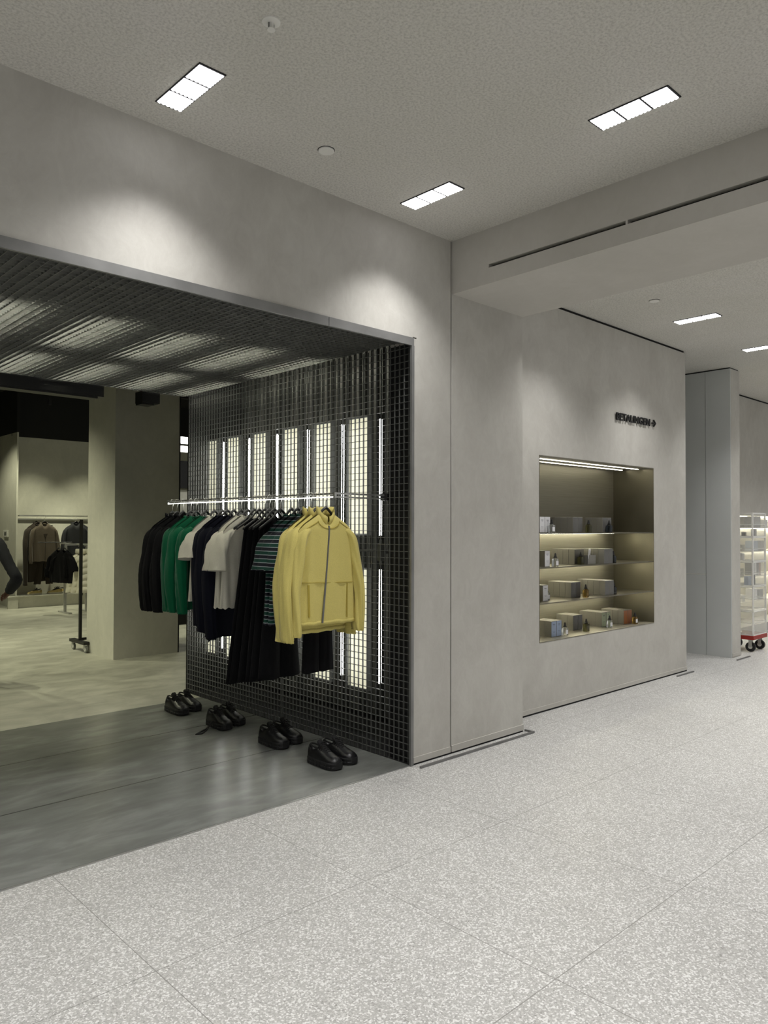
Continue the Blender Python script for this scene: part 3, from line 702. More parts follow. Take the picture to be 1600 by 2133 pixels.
for k, (y, rz) in enumerate(((1.19, .10), (1.13, -.02), (1.06, .04), (1.0, .12), (.94, .02), (.87, .08))):
    trousers('%s pair of long black wide trousers from the white tees' % tl[k], y, rz, -.165, -1.32+.012*k, .085, .245-.012*k, 61+k)
    hanger(y, rz, 'hanger of the %s pair of long black trousers' % tl[k])
for k, (y, rz, nm) in enumerate(((.74, .18, 'farthest of the three green and navy striped tees'), (.67, .12, 'middle one of the three green and navy striped tees'), (.60, .2, 'green and navy striped tee hanging nearest the yellow jackets'))):
    shirt('striped_tee', nm, 'tee', y, rz, 'f_stripe', -.86, 'short', 71+k, 'striped tees on the rail', sl_end=-.50)
    hanger(y, rz, 'hanger of the %s striped tee' % ['farthest', 'middle', 'nearest'][k])
trousers('shorter black trousers hanging behind the yellow jackets', .53, .05, -.19, -1.18, .085, .135, 81, x=-.36); hanger(.53, .05, 'hanger of the black trousers behind the yellow jackets')
# yellow zip jackets
for k, (y, rz, nm) in enumerate(((.465, .16, 'farthest of the three yellow zip jackets, mostly hidden'), (.40, .12, 'middle yellow zip jacket with its sleeve hanging out at the left'), (.325, -.03, 'yellow zip jacket facing the camera at the front of the rail'))):
    hem = -.835 if k == 2 else -.90+.01*k
    o, T = shirt('yellow_jacket', nm, 'jacket', y, rz, 'f_yellow', hem, 'long', 93+k, 'yellow zip jackets on the rail', collar='stand', sl_x=.012 if k == 2 else .03, wide=.94 if k == 2 else 1.03, d=.042, drop=.055, fold=.010, sl_end=hem-.06 if k == 2 else -.93, x=RX-(.035 if k == 2 else .045))
    hanger(y, rz, 'hanger of the %s yellow jacket' % ['farthest', 'middle', 'front'][k], x=RX-(.035 if k == 2 else .045))
    bm = bmesh.new()   # elastic hem band
    n = 72; rings = []
    for t_, off in ((-.0, .0), (.0, .004), (.035, .004), (.036, 0)):
        ring = []
        for q in range(n):
            p = T.P(2*PI*q/n, t_); p = Vector((p.x*(1+off*2), p.y*(1+off*14), p.z)); ring.append(p)
        rings.append(ring)
    loft(bm, rings, False, False); obj('hem_band', bm, M['f_yellow'], o, True)
    if k == 2:
        strip_on(T, lerp((.0, -.208), (-.055, hem+.012), 30), .010, 'steel', 'zip', o, .006)
        strip_on(T, lerp((-.20, -.565), (.20, -.575), 30), .0035, 'f_yseam', 'seam', o)
        strip_on(T, lerp((-.160, -.58), (-.155, -.78), 14), .012, 'f_yseam', 'pocket_zip', o, .004)
        strip_on(T, lerp((.150, -.58), (.145, -.80), 14), .012, 'f_yseam', 'pocket_zip', o, .004)
        strip_on(T, lerp((-.085, -.182), (-.19, -.240), 10), .003, 'f_yseam', 'seam', o)
        strip_on(T, lerp((.085, -.182), (.19, -.240), 10), .003, 'f_yseam', 'seam', o)
        strip_on(T, [(.085*math.cos(PI+PI*q/16), -.178-.048*math.sin(PI*q/16)) for q in range(17)], .003, 'f_yseam', 'seam', o)

# wall mounted clothes rail
o = thing('clothes_rail', 'slim polished steel clothes rail projecting from the mesh wall', 'clothes rail', (RX, .28, RZ))
bm = bmesh.new(); box(bm, -.008, .008, 0, 2.22, -.008, .004); obj('rail_bar', bm, M['chrome'], o)
bm = bmesh.new(); box(bm, -.007, .007, 0, 2.22, -.026, -.020); obj('light_strip', bm, M['rail_led'], o)
bm = boxes((.008, .45, -.012, 0.0, -.006, .006), (.008, .45, -.012, .0, -.028, -.018), (-.008, .008, -.014, .002, -.030, .008)); obj('arm', bm, M['chrome'], o)
obj('wall_plate', boxes((.43, .47, -.04, .03, -.035, .012)), M['blackmetal'], o)
bm = boxes((-.008, .008, 2.218, 2.228, -.030, .006)); obj('end_stop', bm, M['chrome'], o)
bm = boxes((.008, .45, 2.10, 2.112, -.004, .004)); obj('arm', bm, M['chrome'], o)

# ================================================================== shoes
def make_shoe(upper, sole, lace, chunky=True, L=.29):
    o = thing('sneaker', '', 'shoe')
    def prof(s):   # s 0 heel .. 1 toe ; half width
        return .036+.013*math.sin(min(1, s*1.15)*PI*.82)+.004*s if s < .93 else (.046)*math.sqrt(max(0, 1-((s-.80)/.205)**2))+.004
    def hw(s):
        a = .036+.020*math.sin(PI*min(1, s/.75)/2)
        if s > .75: a *= math.sqrt(max(.02, 1-((s-.75)/.262)**2))
        if s < .08: a *= math.sqrt(max(.1, 1-((.08-s)/.09)**2))
        return a
    H = .048 if chunky else .03
    bm = bmesh.new(); m = 63; rings = []
    zs = [0, .004, H*.45, H*.5, H*.85, H]; ws = [.92, 1.04, 1.08, 1.03, 1.07, 1.0]
    for z_, w_ in zip(zs, ws):
        ring = []
        for side in (1, -1):
            for k in range(m+1):
                s = k/m if side == 1 else 1-k/m
                if side == -1 and k in (0, m): continue
                g_ = 1.0
                if chunky and .0 < z_ < H*.7 and (int(s*m) % 7 == 0): g_ = .87
                toe = .010*max(0, (s-.8)/.2)**2 if z_ < .01 else 0
                ring.append((side*hw(s)*w_*g_, L*.5-s*L, z_+toe))
        rings.append(ring)
    loft(bm, rings); obj('sole', bm, M[sole], o, False)
    # upper
    bm = bmesh.new(); rings = []; n = 26; m = 30
    for k in range(m+1):
        s = .015+.955*k/m; w_ = hw(s)*.96
        h = .075 if s < .36 else .075+.0*(s)
        if s < .12: h = .062+.014*(1-s/.12)
        elif s < .36: h = .058+.024*((s-.12)/.24)**1.5
        elif s < .80: h = .082-.044*((s-.36)/.44)**1.15
        else: h = .038*math.sqrt(max(.06, 1-((s-.80)/.18)**2))
        if not chunky: h *= .85
        o_ = math.sin(PI*min(1, max(0, (s-.03)/.36)))**.5 if .03 < s < .39 else 0
        ring = []
        for q in range(n+1):
            u = q/n; a_ = PI*u; x = w_*math.cos(a_)*(1-.12*math.sin(a_)); z_ = math.sin(a_)**.75*h
            if o_ and abs(u-.5) < .22: z_ *= 1-o_*.6*(1-(abs(u-.5)/.22)**2)
            ring.append((x, L*.5-s*L, H-.004+z_))
        rings.append(ring)
    loft(bm, rings, True, True, False)
    bmesh.ops.holes_fill(bm, edges=[e_ for e_ in bm.edges if e_.is_boundary])
    obj('upper', bm, M[upper], o, True, 1.0)
    # tongue, laces
    bm = bmesh.new(); rings = []
    for k in range(9):
        u = k/8; s = .33+.30*u; y_ = L*.5-s*L; zz = H+(.100-.052*u)*(1 if chunky else .85); ww = .024-.004*u
        if u == 0: zz += .012
        rings.append([(-ww, y_, zz-.012), (-ww*.6, y_, zz), (ww*.6, y_, zz), (ww, y_, zz-.012), (0, y_, zz-.018)])
    loft(bm, rings); obj('tongue', bm, M[lace], o, True)
    bm = bmesh.new()
    for k in range(5):
        s = .40+.055*k; y_ = L*.5-s*L; zz = H+(.096-.046*(s-.33)/.3)*(1 if chunky else .85)
        for dy in (0,):
            tube(bm, [(-.030, y_+.006, zz-.022), (-.014, y_, zz), (.014, y_-.006, zz), (.030, y_-.010, zz-.022)], .0035, 6)
            tube(bm, [(.030, y_+.006, zz-.022), (.014, y_, zz+.002), (-.014, y_-.006, zz+.002), (-.030, y_-.010, zz-.022)], .0035, 6)
    for s_ in (-1, 1): tube(bm, [(0, L*.5-.40*L, H+.092), (s_*.02, L*.5-.42*L, H+.099), (s_*.034, L*.5-.48*L, H+.078), (s_*.012, L*.5-.44*L, H+.088)], .0032, 6)
    obj('laces', bm, M[lace], o, True)
    bm = bmesh.new(); tube(bm, [(.022*math.cos(a_), L*.5-.20*L+.045*math.sin(a_)*1.0, H+.064+.008*(math.sin(a_))) for a_ in [2*PI*q/18 for q in range(19)]], .0055, 8, False)
    obj('ankle_padding', bm, M[lace], o, True)
    return o
S0 = make_shoe('leather', 'rubber', 'lace')
pr_ = [((-.415, .385), (-.275, .405), 'nearest the plaster jamb', .05), ((-.395, .985), (-.255, 1.02), 'second from the plaster jamb', .05), ((-.42, 1.675), (-.28, 1.72), 'third from the plaster jamb', .02), ((-.44, 2.31), (-.30, 2.36), 'farthest from the plaster jamb', .05)]
first = True
for a_, b_, nm, rz in pr_:
    for (x, y), sd in ((a_, 'left'), (b_, 'right')):
        lab = 'black chunky sneaker, %s one of the pair %s' % (sd, nm)
        if first: S0.location = (x, y, 0); S0.rotation_euler = (0, 0, rz); S0['label'] = lab; S0['group'] = 'black sneakers under the rail'; first = False
        else: dup(S0, (x, y, 0), rz+(.06 if sd == 'right' else 0), lab)
bm = bmesh.new(); pts = [(-.50, 1.66, .05), (-.56, 1.62, .012), (-.62, 1.585, .004), (-.66, 1.60, .003), (-.60, 1.64, .004), (-.54, 1.66, .01), (-.48, 1.66, .06)]
tube(bm, pts, .006, 6); tag(obj('loose_lace', bm, M['lace'], None, True), 'untied black lace trailing on the floor beside the third sneaker pair', 'shoelace')

# ================================================================== back of the shop
tag(obj('display_ledge', boxes((1.235, 8.79, 11.6, 11.945, 0, .215), (1.06, 1.235, 11.56, 11.61, 0, .215), (1.04, 8.79, 11.55, 11.61, .215, .23), (1.235, 8.79, 11.61, 11.945, .215, .23)), M['shopwall']), 'long low white ledge along the back wall carrying sneakers', 'ledge')
o = thing('thermostat', 'small white thermostat on the wall at the left edge', 'thermostat', (1.2, 12.15, 1.40)); 
obj('casing', bevbox(-.03, 0, -.12, .12, -.065, .065, .006), M['whiteplastic'], o); obj('display', boxes((-.032, -.03, -.06, .06, -.035, .03)), M['screen'], o)
o = thing('clothes_rail', 'chrome clothes rail on the back wall with brown and dark jackets', 'clothes rail', (1.25, 11.62, 1.745))
obj('rail_bar', boxes((0, 6, -.012, .012, -.012, .012)), M['chrome'], o)
obj('arm', boxes((0, .02, 0, .33, -.01, .01)), M['chrome'], o); obj('arm', boxes((1.1, 1.12, 0, .33, -.07, -.05)), M['chrome'], o)
obj('back_bar', boxes((0, 6, .3, .32, -.08, -.05)), M['chrome'], o)
def hg2(x, y, z, rz, label): return hanger(y, rz, label, x, z)
BG = 'clothes on the back wall rail'
# taupe jackets facing out
o, T = shirt('taupe_jacket', 'taupe hooded jacket facing out on the back wall rail', 'jacket', 11.52, 0, 'f_brown', -.86, 'long', 201, x=1.68, z=1.735, collar='hood', d=.06, wide=1.0, w1=.24, drop=.05, sl_end=-.90)
strip_on(T, lerp((0, -.35), (0, -.84), 14), .008, 'f_brown2', 'zip', o)
bm = bmesh.new(); vs = [bm.verts.new(T.front(x_, z_)+Vector((0, -.014, 0))) for x_, z_ in ((-.15, -.17), (.15, -.17), (0.0, -.40))]; bm.faces.new(vs)
bmesh.ops.solidify(bm, geom=bm.faces[:], thickness=.003); obj('yoke_panel', bm, M['f_brown2'], o)
hg2(1.68, 11.52, 1.735, 0, 'hanger of the taupe jacket on the back wall')
shirt('brown_coat', 'dark brown coat hanging behind the taupe jacket', 'coat', 11.66, .35, 'f_brown2', -1.25, 'long', 202, x=1.58, z=1.735, collar='shirt', d=.05, w1=.27); hg2(1.58, 11.66, 1.735, .35, 'hanger of the dark brown coat')
trousers('dark brown trousers under the taupe jacket', 11.60, 0, -.8, -1.30, .10, .13, 203, x=1.70, mat='f_brown2', z=1.735, group=None, gap=.05)
for k, (x, y, nm) in enumerate(((2.28, 11.52, 'charcoal hooded jacket facing out beside the taupe one'), (2.39, 11.64, 'charcoal jacket behind the front charcoal one on the back wall'))):
    shirt('charcoal_jacket', nm, 'jacket', y, 0, 'f_charcoal', -.86, 'long', 210+k, x=x, z=1.735, collar='hood', d=.06, w1=.24); hg2(x, y, 1.735, 0, 'hanger of the %s charcoal jacket' % ['front', 'rear'][k])
# low double bar stand with cream puffer vests and black clothes
o = thing('low_clothes_stand', 'low brushed metal clothes stand with cream puffer vests', 'clothes stand', (1.80, 10.25, 0))
for s in (-1, 1):
    obj('post', boxes((s*.19-.02, s*.19+.02, -.02, .02, .02, 1.22)), M['alu'], o); obj('foot', boxes((s*.19-.03, s*.19+.03, -.25, .25, 0, .022)), M['alu'], o)
obj('top_bar', boxes((-.21, .21, -.015, .015, 1.20, 1.235)), M['alu'], o); obj('hang_bar', cyl((0, -.75, 1.22), (0, .75, 1.22), .012), M['chrome'], o)
for k in range(3):
    o = thing('puffer_vest', ['front cream puffer vest facing the shop', 'middle cream puffer vest on the low stand', 'rear cream puffer vest on the low stand'][k], 'vest', (1.80-.05*k, 9.60+.12*k, 1.20), -.05+.1*k, 'cream puffer vests')
    T = Torso(-.80, 220+k, .19, .25, .085, .0, .06, .03, .45, .22); obj('body', T.mesh(72, 60), M['f_cream'], o, True)
    strip_on(T, lerp((.02, -.20), (.02, -.86), 20), .01, 'c_grey', 'zip', o, .004)
    bm = bmesh.new(); lathe(bm, [(.075, -.14), (.08, -.10), (.074, -.055), (.062, -.05), (.066, -.10)], 24); bmesh.ops.scale(bm, vec=(1, .7, 1), verts=bm.verts[:]); obj('collar', bm, M['f_cream'], o, True)
    hg2(1.80-.05*k, 9.60+.12*k, 1.20, -.05+.1*k, 'hanger of the %s cream puffer vest' % ['front', 'middle', 'rear'][k])
for k in range(2):
    x, y = 1.47-.05*k, 9.92+.14*k
    shirt('black_jersey', ['black top hanging left of the puffer vests', 'second black top hanging left of the puffer vests'][k], 'top', y, -1.25, 'f_black', -.70, 'long' if k else 'short', 230+k, 'black tops on the low stand', x=x, z=1.26, collar='crew', w1=.22, sl_end=-.5)
    hg2(x, y, 1.26, -1.25, 'hanger of the %s black top' % ['first', 'second'][k])
tag(obj('hanging_bar', cyl((1.15, 10.30, 1.262), (1.62, 9.98, 1.262), .008, 10), M['blackmetal']), 'black bar carrying the black tops beside the low stand', 'bar')
# rolling rack, black, on casters
o = thing('rolling_rack', 'tall black rolling garment rack on casters left of the column', 'garment rack', (.20, 5.98, 0))
obj('pole', boxes((-.016, .016, -.016, .016, .125, 1.63)), M['blackmetal'], o)
obj('base_bar', boxes((-.05, .02, -.24, .22, .10, .135)), M['blackmetal'], o)
obj('cross_bar', boxes((.016, .60, .05, .08, .12, .15)), M['blackmetal'], o); 
for yy in (-.20, .18):
    w_ = obj('caster', boxes((-.03, -.0, yy-.012, yy+.012, .085, .10), (-.032, -.026, yy-.02, yy+.02, .035, .088), (-.004, .002, yy-.02, yy+.02, .035, .088)), M['alu'], o)
    bm = bmesh.new(); tube(bm, [(-.027, yy-.02, .042), (-.003, yy-.02, .042)], .040, 24)
    obj('wheel', bm, M['screen'], w_, True, .6)
    bm = bmesh.new(); tube(bm, [(-.029, yy-.02, .042), (-.001, yy-.02, .042)], .022, 20); obj('hub', bm, M['whiteplastic'], w_, True, .6)
# sand sneakers on the ledge
SB = make_shoe('tan', 'offwhite', 'hanger', False)
SB['group'] = 'sand sneakers on the ledge'
for k, (x, y, lab) in enumerate(((1.58, 11.72, 'left sand coloured sneaker on the low ledge'), (1.95, 11.70, 'middle sand coloured sneaker on the low ledge'), (2.03, 11.82, 'sand coloured sneaker behind the middle one on the ledge'), (2.36, 11.72, 'right sand coloured sneaker on the ledge beside the column'))):
    if k == 0: SB.location = (x, y, .23); SB.rotation_euler = (0, 0, -1.35); SB['label'] = lab
    else: dup(SB, (x, y, .23), -1.35-.1*k, lab)
# glimpse between column and mesh wall
tag(obj('bench', bevbox(1.7, 3.1, 7.4, 7.9, 0, .33, .01), M['dark']), 'low black bench between the column and the mesh wall', 'bench')
tag(obj('corner_profile', boxes((1.04, 1.052, 5.055, 5.068, .0, 4.2)), M['blackmetal']), 'thin black edge profile on the right corner of the column', 'profile')
for k, (y, z) in enumerate(((7.0, 2.83), (8.1, 2.82))):
    tag(obj('linear_light', boxes((1.75, 4.4, y, y+.16, z, z+.085)), M['led2']), '%s bright linear ceiling light seen between column and mesh wall' % ['nearer', 'farther'][k], 'ceiling light', 'linear ceiling lights')
    tag(obj('light_channel', boxes((1.7, 4.45, y-.03, y+.19, z+.085, z+.12)), M['blackmetal']), 'black channel above the %s linear ceiling light' % ['nearer', 'farther'][k], 'light channel', 'channels of the linear lights')
# shop spotlights on tracks
tsl = ['black spotlight aimed at the lit left face of the column', 'black spotlight over the left part of the shop floor near the entrance', 'black spotlight above the floor just behind the dark slabs', 'black spotlight aimed at the taupe jacket on the back wall',
       'black spotlight aimed at the charcoal jackets on the back wall', 'black spotlight aimed at the wall with the thermostat', 'black spotlight over the middle of the pale shop floor', 'black spotlight above the low black bench', 'black spotlight above the low clothes stand', 'black spotlight over the far right corner of the shop', 'black spotlight over the far left of the shop']
k = 0
for (x, y, tx, ty, e_) in ((-1.6, 7.2, -.2, 6.2, 2.2), (-4, 5, -2.2, 5.2, 1.6), (-1.4, 4.6, -1.2, 4.6, 1.5), (1.55, 10.95, 1.6, 11.35, 1.7), (2.6, 10.95, 2.6, 11.35, 1.7), (.2, 11.2, .9, 12.2, 1.2), (-2.4, 8.4, -1.4, 8.4, 1.8), (3, 7.5, 2.5, 7.5, 1.6), (-.6, 9, .3, 8.8, 1.6), (5, 10, 4.5, 9, 1.2), (-4.6, 9, -3.4, 9, 1.4)):
    k += 1
    o = thing('track_spotlight', tsl[k-1], 'spotlight', (x, y, 3.9), 0, 'track spotlights of the shop')
    dv = (Vector((tx, ty, 0))-Vector((x, y, 3.9))).normalized()
    bm = bmesh.new(); tube(bm, [-dv*.0, dv*.10, dv*.101], [.04, .04, .03], 14); obj('head', bm, M['blackmetal'], o)
    obj('stem', cyl((0, 0, 0), (0, 0, .30), .008), M['blackmetal'], o)
    lamp('track_light', 'SPOT', Vector((x, y, 3.9))+dv*.13, SHOP_W*e_*2.2, SHOP_COL, (tx, ty, 0), spot_size=math.radians(70 if y > 10.9 and x > 1 else 88), spot_blend=.8, shadow_soft_size=.05)

# ================================================================== acrylic crate trolley and shelf bay at the right edge
o = thing('crate_trolley', 'red based dolly under the stack of clear acrylic crates', 'dolly', (6.50, .42, 0))
obj('deck', bevbox(-.225, .225, -.205, .20, .155, .205, .006), M['red'], o)
for sx_ in (-1, 1):
    for sy_ in (-1, 1):
        cx, cy = sx_*.15, sy_*.14
        c_ = obj('caster', boxes((cx-.03, cx+.03, cy-.03, cy+.03, .145, .156), (cx-.022, cx-.017, cy-.02, cy+.02, .06, .145), (cx+.017, cx+.022, cy-.02, cy+.02, .06, .145)), M['alu'], o)
        bm = bmesh.new(); tube(bm, [(cx-.016, cy, .061), (cx+.016, cy, .061)], .060, 26); obj('wheel', bm, M['rubber'], c_, True, .6)
        bm = bmesh.new(); tube(bm, [(cx-.018, cy, .061), (cx+.018, cy, .061)], .026, 20); obj('hub', bm, M['whiteplastic'], c_, True, .6)
cn = ['lowest', 'second from below', 'middle', 'second from the top', 'topmost']
A0 = None
for k in range(5):
    z = .206+.308*k; lab = '%s clear acrylic crate on the red dolly' % cn[k]
    if A0 is None:
        A0 = thing('acrylic_crate', lab, 'crate', (6.50, .42, z), 0, 'clear acrylic crates'); a_, b_, h_ = .215, .20, .304; e = .018
        ed = []
        for sx_ in (-1, 1):
            for sy_ in (-1, 1): ed.append((sx_*a_-(e if sx_ > 0 else 0), sx_*a_+(e if sx_ < 0 else 0), sy_*b_-(e if sy_ > 0 else 0), sy_*b_+(e if sy_ < 0 else 0), .012, h_-.012))
        for zz in (0, h_-.012, h_*.5):
            t2 = .012 if zz != h_*.5 else .005
            ed += [(-a_, a_, -b_, -b_+e*.7, zz, zz+t2), (-a_, a_, b_-e*.7, b_, zz, zz+t2), (-a_, -a_+e*.7, -b_+e*.7, b_-e*.7, zz, zz+t2), (a_-e*.7, a_, -b_+e*.7, b_-e*.7, zz, zz+t2)]
        obj('crate_frame', boxes(*ed), M['acrylic_edge'], A0)
        pn = [(-a_+.001, -a_+.003, -b_+e, b_-e, .012, h_-.012), (a_-.003, a_-.001, -b_+e, b_-e, .012, h_-.012), (-a_+e, a_-e, -b_+.001, -b_+.003, .012, h_-.012), (-a_+e, a_-e, b_-.003, b_-.001, .012, h_-.012), (-a_+e, a_-e, -b_+e, b_-e, .004, .006)]
        obj('crate_panels', boxes(*pn), M['acrylic'], A0)
    else: dup(A0, (6.50, .42, z), 0, lab)
for k, (dx, dy, z, m_, s_, lab) in enumerate(((-.10, -.09, .206+.308*2, 'c_blue', (.11, .05, .12), 'blue box inside the middle acrylic crate'), (.06, -.10, .206+.308*2, 'c_black', (.02, .04, .13), 'thin black box inside the middle acrylic crate'), (-.11, -.05, .206+.308*4, 'c_black', (.06, .04, .06), 'small dark box inside the topmost acrylic crate'), (.08, -.1, .206+.308*4+.0, 'c_grey', (.06, .05, .1), 'grey box inside the topmost acrylic crate'), (-.08, 0, .206+.308*3, 'c_white', (.08, .06, .1), 'white box inside the crate second from the top'))):
    tag(obj('boxed_product', bevbox(-s_[0]/2, s_[0]/2, -s_[1]/2, s_[1]/2, .0065, s_[2], .003, 1), M[m_]), lab, 'box').location = (6.50+dx, .42+dy, z)
# shelf bay
o = thing('shelf_bay', 'cream lit shelf bay in the far wall at the right edge', 'shelving', (BX0, .9, .12))
obj('back_panel', boxes((0, BX1-BX0, .372, .379, 0, 1.62)), M['cream'], o)
for k, z in enumerate((1.558, 1.208, .84, .47)):
    s_ = obj('shelf_board', boxes((0, BX1-BX0, .01, .37, z-.12-.012, z-.12)), M['cream'], o)
    obj('light_strip', boxes((.02, BX1-BX0-.02, .33, .345, z-.12-.020, z-.12-.0125)), M['led_bay'], s_)
obj('light_strip', boxes((.02, BX1-BX0-.02, .33, .345, 1.608, 1.615)), M['led_bay'], o)
items = [(8.00, 1.558, 'c_black', .16, .16), (8.45, 1.558, 'c_black', .22, .17), (8.80, 1.558, 'c_white', .08, .12), (7.9, 1.208, 'c_grey', .1, .1), (8.36, 1.208, 'c_blue', .18, .15), (8.62, 1.208, 'c_grey', .14, .15), (8.28, .84, 'c_black', .05, .2), (8.35, .84, 'c_white', .08, .19), (8.45, .84, 'c_black', .05, .2), (8.53, .84, 'c_orange', .06, .21), (8.34, .47, 'c_white', .14, .17), (8.56, .47, 'c_grey', .16, .15), (7.9, .47, 'c_white', .1, .1), (7.85, .84, 'c_grey', .12, .12)]
nmz = {1.558: 'top', 1.208: 'second', .84: 'third', .47: 'lowest'}
nmm = {'c_black': 'black', 'c_white': 'white', 'c_grey': 'grey', 'c_blue': 'blue grey', 'c_orange': 'russet'}
for x, z, m_, w_, h_ in items:
    nth = sorted([i_[0] for i_ in items if i_[1] == z]).index(x)
    tag(obj('boxed_product', bevbox(-w_/2, w_/2, -.06, .06, 0, h_, .003, 1), M[m_]), '%s box, %s from the left on the %s shelf of the far bay' % (nmm[m_], gname[nth] if nth < 4 else 'fifth', nmz[z]), 'box', 'boxes in the far shelf bay').location = (x, 1.02, z)

# ================================================================== person at the left edge
def skin(name, joints, edges, mat, parent, root, sub=2, ctl=None):
    keys = list(joints); me = bpy.data.meshes.new(name+'_cage'); me.from_pydata([joints[k][0] for k in keys], [(keys.index(a), keys.index(b)) for a, b in edges], [])
    ob = bpy.data.objects.new(name+'_cage', me); C.objects.link(ob)
    md = ob.modifiers.new('s', 'SKIN'); md.use_smooth_shade = True; sb = ob.modifiers.new('u', 'SUBSURF'); sb.levels = sub; sb.render_levels = sub
    for i, k in enumerate(keys):
        r_ = joints[k][1]; sv = me.skin_vertices[0].data[i]; sv.radius = (r_, r_) if not isinstance(r_, tuple) else r_; sv.use_root = (k == root)
    bpy.context.view_layer.update()
    m2 = bpy.data.meshes.new_from_object(ob.evaluated_get(bpy.context.evaluated_depsgraph_get())); bpy.data.objects.remove(ob)
    m2.name = name; m2.materials.clear(); return link(name, m2, mat, parent, True)
pb = Vector((-1.336, 4.562, 0)); RX_ = Vector((rt.x, rt.y, 0)).normalized(); FY_ = Vector((fw.x, fw.y, 0)).normalized()
per = thing('person', 'person in a dark long sleeved shirt with one hand on the hip', 'person', pb)
def L(a, b, z): return RX_*a+FY_*b+Vector((0, 0, z))
J = {'pelvis': (L(-.03, 0, .93), .09), 'waist': (L(-.03, 0, 1.08), .085), 'chest': (L(-.03, 0, 1.30), .10), 'neck': (L(-.03, 0, 1.47), .05), 'head0': (L(-.03, .03, 1.56), .070), 'head1': (L(-.03, .03, 1.65), .100), 'head2': (L(-.03, .02, 1.73), .085), 'nose': (L(-.03, .125, 1.64), .014),
     'ear1': (L(.060, .015, 1.64), .014), 'ear2': (L(-.120, .015, 1.64), .014),
     'hipR': (L(.07, 0, .86), .07), 'kneeR': (L(.10, .02, .50), .055), 'ankR': (L(.095, -.01, .10), .036), 'toeR': (L(.105, .12, .05), .028),
     'hipL': (L(-.13, 0, .86), .07), 'kneeL': (L(-.15, .02, .50), .055), 'ankL': (L(-.155, -.01, .10), .036), 'toeL': (L(-.165, .12, .05), .028),
     'shR': (L(.16, 0, 1.40), .058), 'elR': (L(.385, -.08, 1.07), .040), 'wrR': (L(.245, .07, .895), .028), 'paR': (L(.205, .10, .865), .032),
     'shL': (L(-.22, 0, 1.40), .058), 'elL': (L(-.28, -.03, 1.10), .042), 'wrL': (L(-.29, .06, .86), .027), 'paL': (L(-.29, .08, .78), .028)}
Eg = [('pelvis', 'waist'), ('waist', 'chest'), ('chest', 'neck'), ('neck', 'head0'), ('head0', 'head1'), ('head1', 'head2'), ('head1', 'nose'), ('head1', 'ear1'), ('head1', 'ear2'), ('pelvis', 'hipR'), ('hipR', 'kneeR'), ('kneeR', 'ankR'), ('ankR', 'toeR'), ('pelvis', 'hipL'), ('hipL', 'kneeL'), ('kneeL', 'ankL'), ('ankL', 'toeL'), ('chest', 'shR'), ('shR', 'elR'), ('elR', 'wrR'), ('wrR', 'paR'), ('chest', 'shL'), ('shL', 'elL'), ('elL', 'wrL'), ('wrL', 'paL')]
for side, pc, dirv, spread in (('R', Vector(J['paR'][0]), L(-.7, .65, -.25).normalized(), L(0, .25, 1).normalized()), ('L', Vector(J['paL'][0]), L(0, .05, -1).normalized(), L(0, 1, 0).normalized())):
    for q, (ln, off) in enumerate(((.070, .026), (.080, .009), (.076, -.008), (.060, -.025))):
        k1, k2, k3 = 'f%s%da' % (side, q), 'f%s%db' % (side, q), 'f%s%dc' % (side, q)
        p1 = pc+dirv*.035+spread*off; p2 = p1+dirv*ln*.5; p3 = p2+(dirv+L(-.15, -.3, -.5)).normalized()*ln*.5
        J[k1] = (p1, .0115); J[k2] = (p2, .0095); J[k3] = (p3, .008); Eg += [('pa'+side, k1), (k1, k2), (k2, k3)]
    t1 = pc-dirv*.01+spread*.035; t2 = t1+(dirv*.6+spread).normalized()*.035
    J['t%sa' % side] = (t1, .013); J['t%sb' % side] = (t2, .010); Eg += [('pa'+side, 't%sa' % side), ('t%sa' % side, 't%sb' % side)]
skin('body', J, Eg, M['skin'], per, 'pelvis')
def ring(c, a_, b_, n=26, wob=0, ph=0):
    return [c+RX_*(a_*math.cos(t)*(1+wob*math.sin(5*t+ph)))+FY_*(b_*math.sin(t)*(1+wob*math.sin(4*t+ph))) for t in [2*PI*k/n for k in range(n)]]
def limb(bm, pts, rad, wob=.02):
    P_ = [Vector(p) for p in pts]; out = []; rr = []
    for i in range(len(P_)-1):
        p0 = P_[max(i-1, 0)]; p1 = P_[i]; p2 = P_[i+1]; p3 = P_[min(i+2, len(P_)-1)]
        for k in range(5):
            u = k/5; out.append(.5*((2*p1)+(p2-p0)*u+(2*p0-5*p1+4*p2-p3)*u*u+(3*p1-p0-3*p2+p3)*u**3))
            rr.append((rad[i]+(rad[i+1]-rad[i])*u)*(1+wob*math.sin(i*7+k*2.6)))
    out.append(P_[-1]); rr.append(rad[-1]); tube(bm, out, rr, 18, True)
bm = bmesh.new()
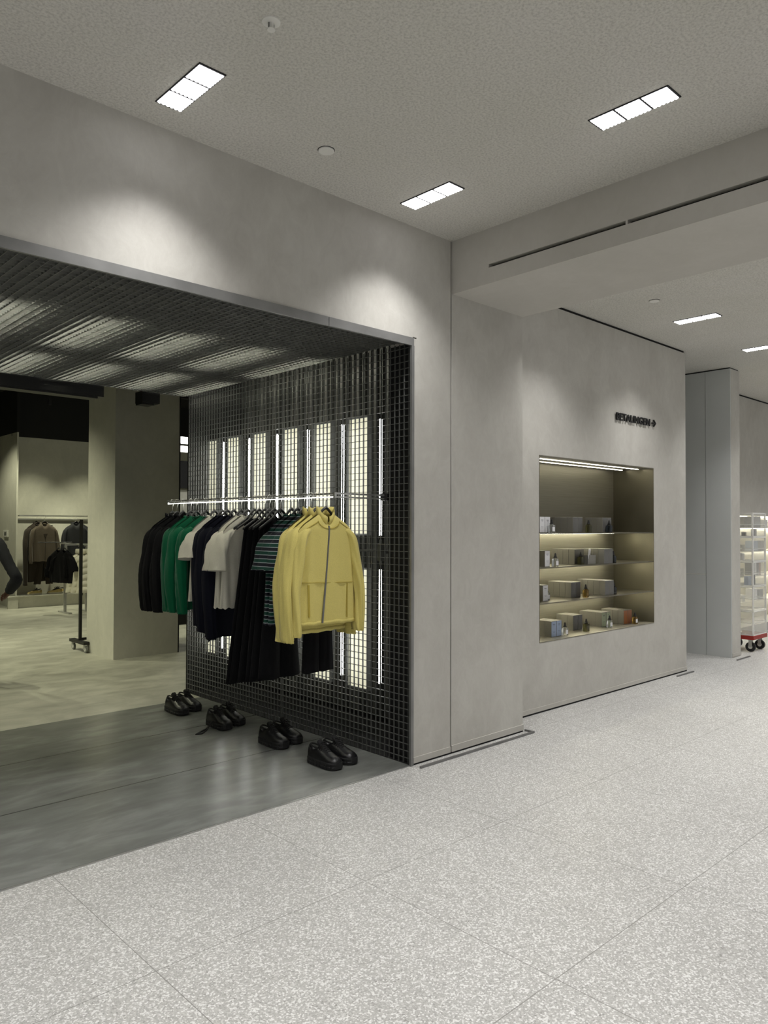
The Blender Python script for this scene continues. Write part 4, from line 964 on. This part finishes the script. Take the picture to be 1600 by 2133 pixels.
loft(bm, [ring(L(-.03, 0, z), a_, b_, 26, .015, z*20) for z, a_, b_ in ((.86, .185, .125), (.92, .18, .125), (1.0, .165, .12), (1.10, .16, .118), (1.22, .175, .125), (1.32, .19, .125), (1.39, .185, .105), (1.435, .13, .085), (1.465, .072, .066), (1.485, .066, .062))])
limb(bm, [L(.08, 0, 1.36), L(.165, -.005, 1.375), L(.235, -.03, 1.29), L(.32, -.06, 1.16), L(.392, -.085, 1.06), L(.37, -.05, 1.01), L(.32, -.005, .965), L(.265, .05, .915)], [.062, .066, .058, .051, .052, .056, .052, .042], .05)
limb(bm, [L(-.14, 0, 1.36), L(-.225, -.005, 1.375), L(-.27, -.02, 1.26), L(-.29, -.03, 1.10), L(-.29, .02, .98), L(-.29, .05, .90)], [.062, .066, .057, .050, .047, .042], .04)
obj('shirt', bm, M['f_charcoal'], per, True)
bm = bmesh.new()
loft(bm, [ring(L(-.03, 0, z), a_, b_) for z, a_, b_ in ((.76, .15, .12), (.82, .175, .125), (.90, .175, .118), (.97, .158, .112))])
limb(bm, [L(.05, 0, .86), L(.075, .01, .72), L(.10, .02, .50), L(.10, .0, .25), L(.097, -.01, .075)], [.098, .098, .078, .066, .064], .03)
limb(bm, [L(-.11, 0, .86), L(-.135, .01, .72), L(-.155, .02, .50), L(-.155, .0, .25), L(-.157, -.01, .075)], [.098, .098, .078, .066, .064], .03)
obj('trousers', bm, M['f_jeans'], per, True)
bm = bmesh.new()
loft(bm, [ring(L(-.03, .01-.025*max(0, 1.72-z)/.15, z), a_, b_) for z, a_, b_ in ((1.60, .060, .050), (1.64, .086, .075), (1.69, .092, .098), (1.735, .086, .102), (1.775, .064, .078), (1.795, .025, .03))])
hr = obj('hair', bm, M['hair'], per, True)
for s_ in (-1, 1):
    skin('shoe', {'a': (L(-.03+s_*.115, -.03, .048), .046), 'b': (L(-.03+s_*.105, .14, .042), .040), 'c': (L(-.03+s_*.10, .20, .036), .032)}, [('a', 'b'), ('b', 'c')], M['rubber'], per, 'a')
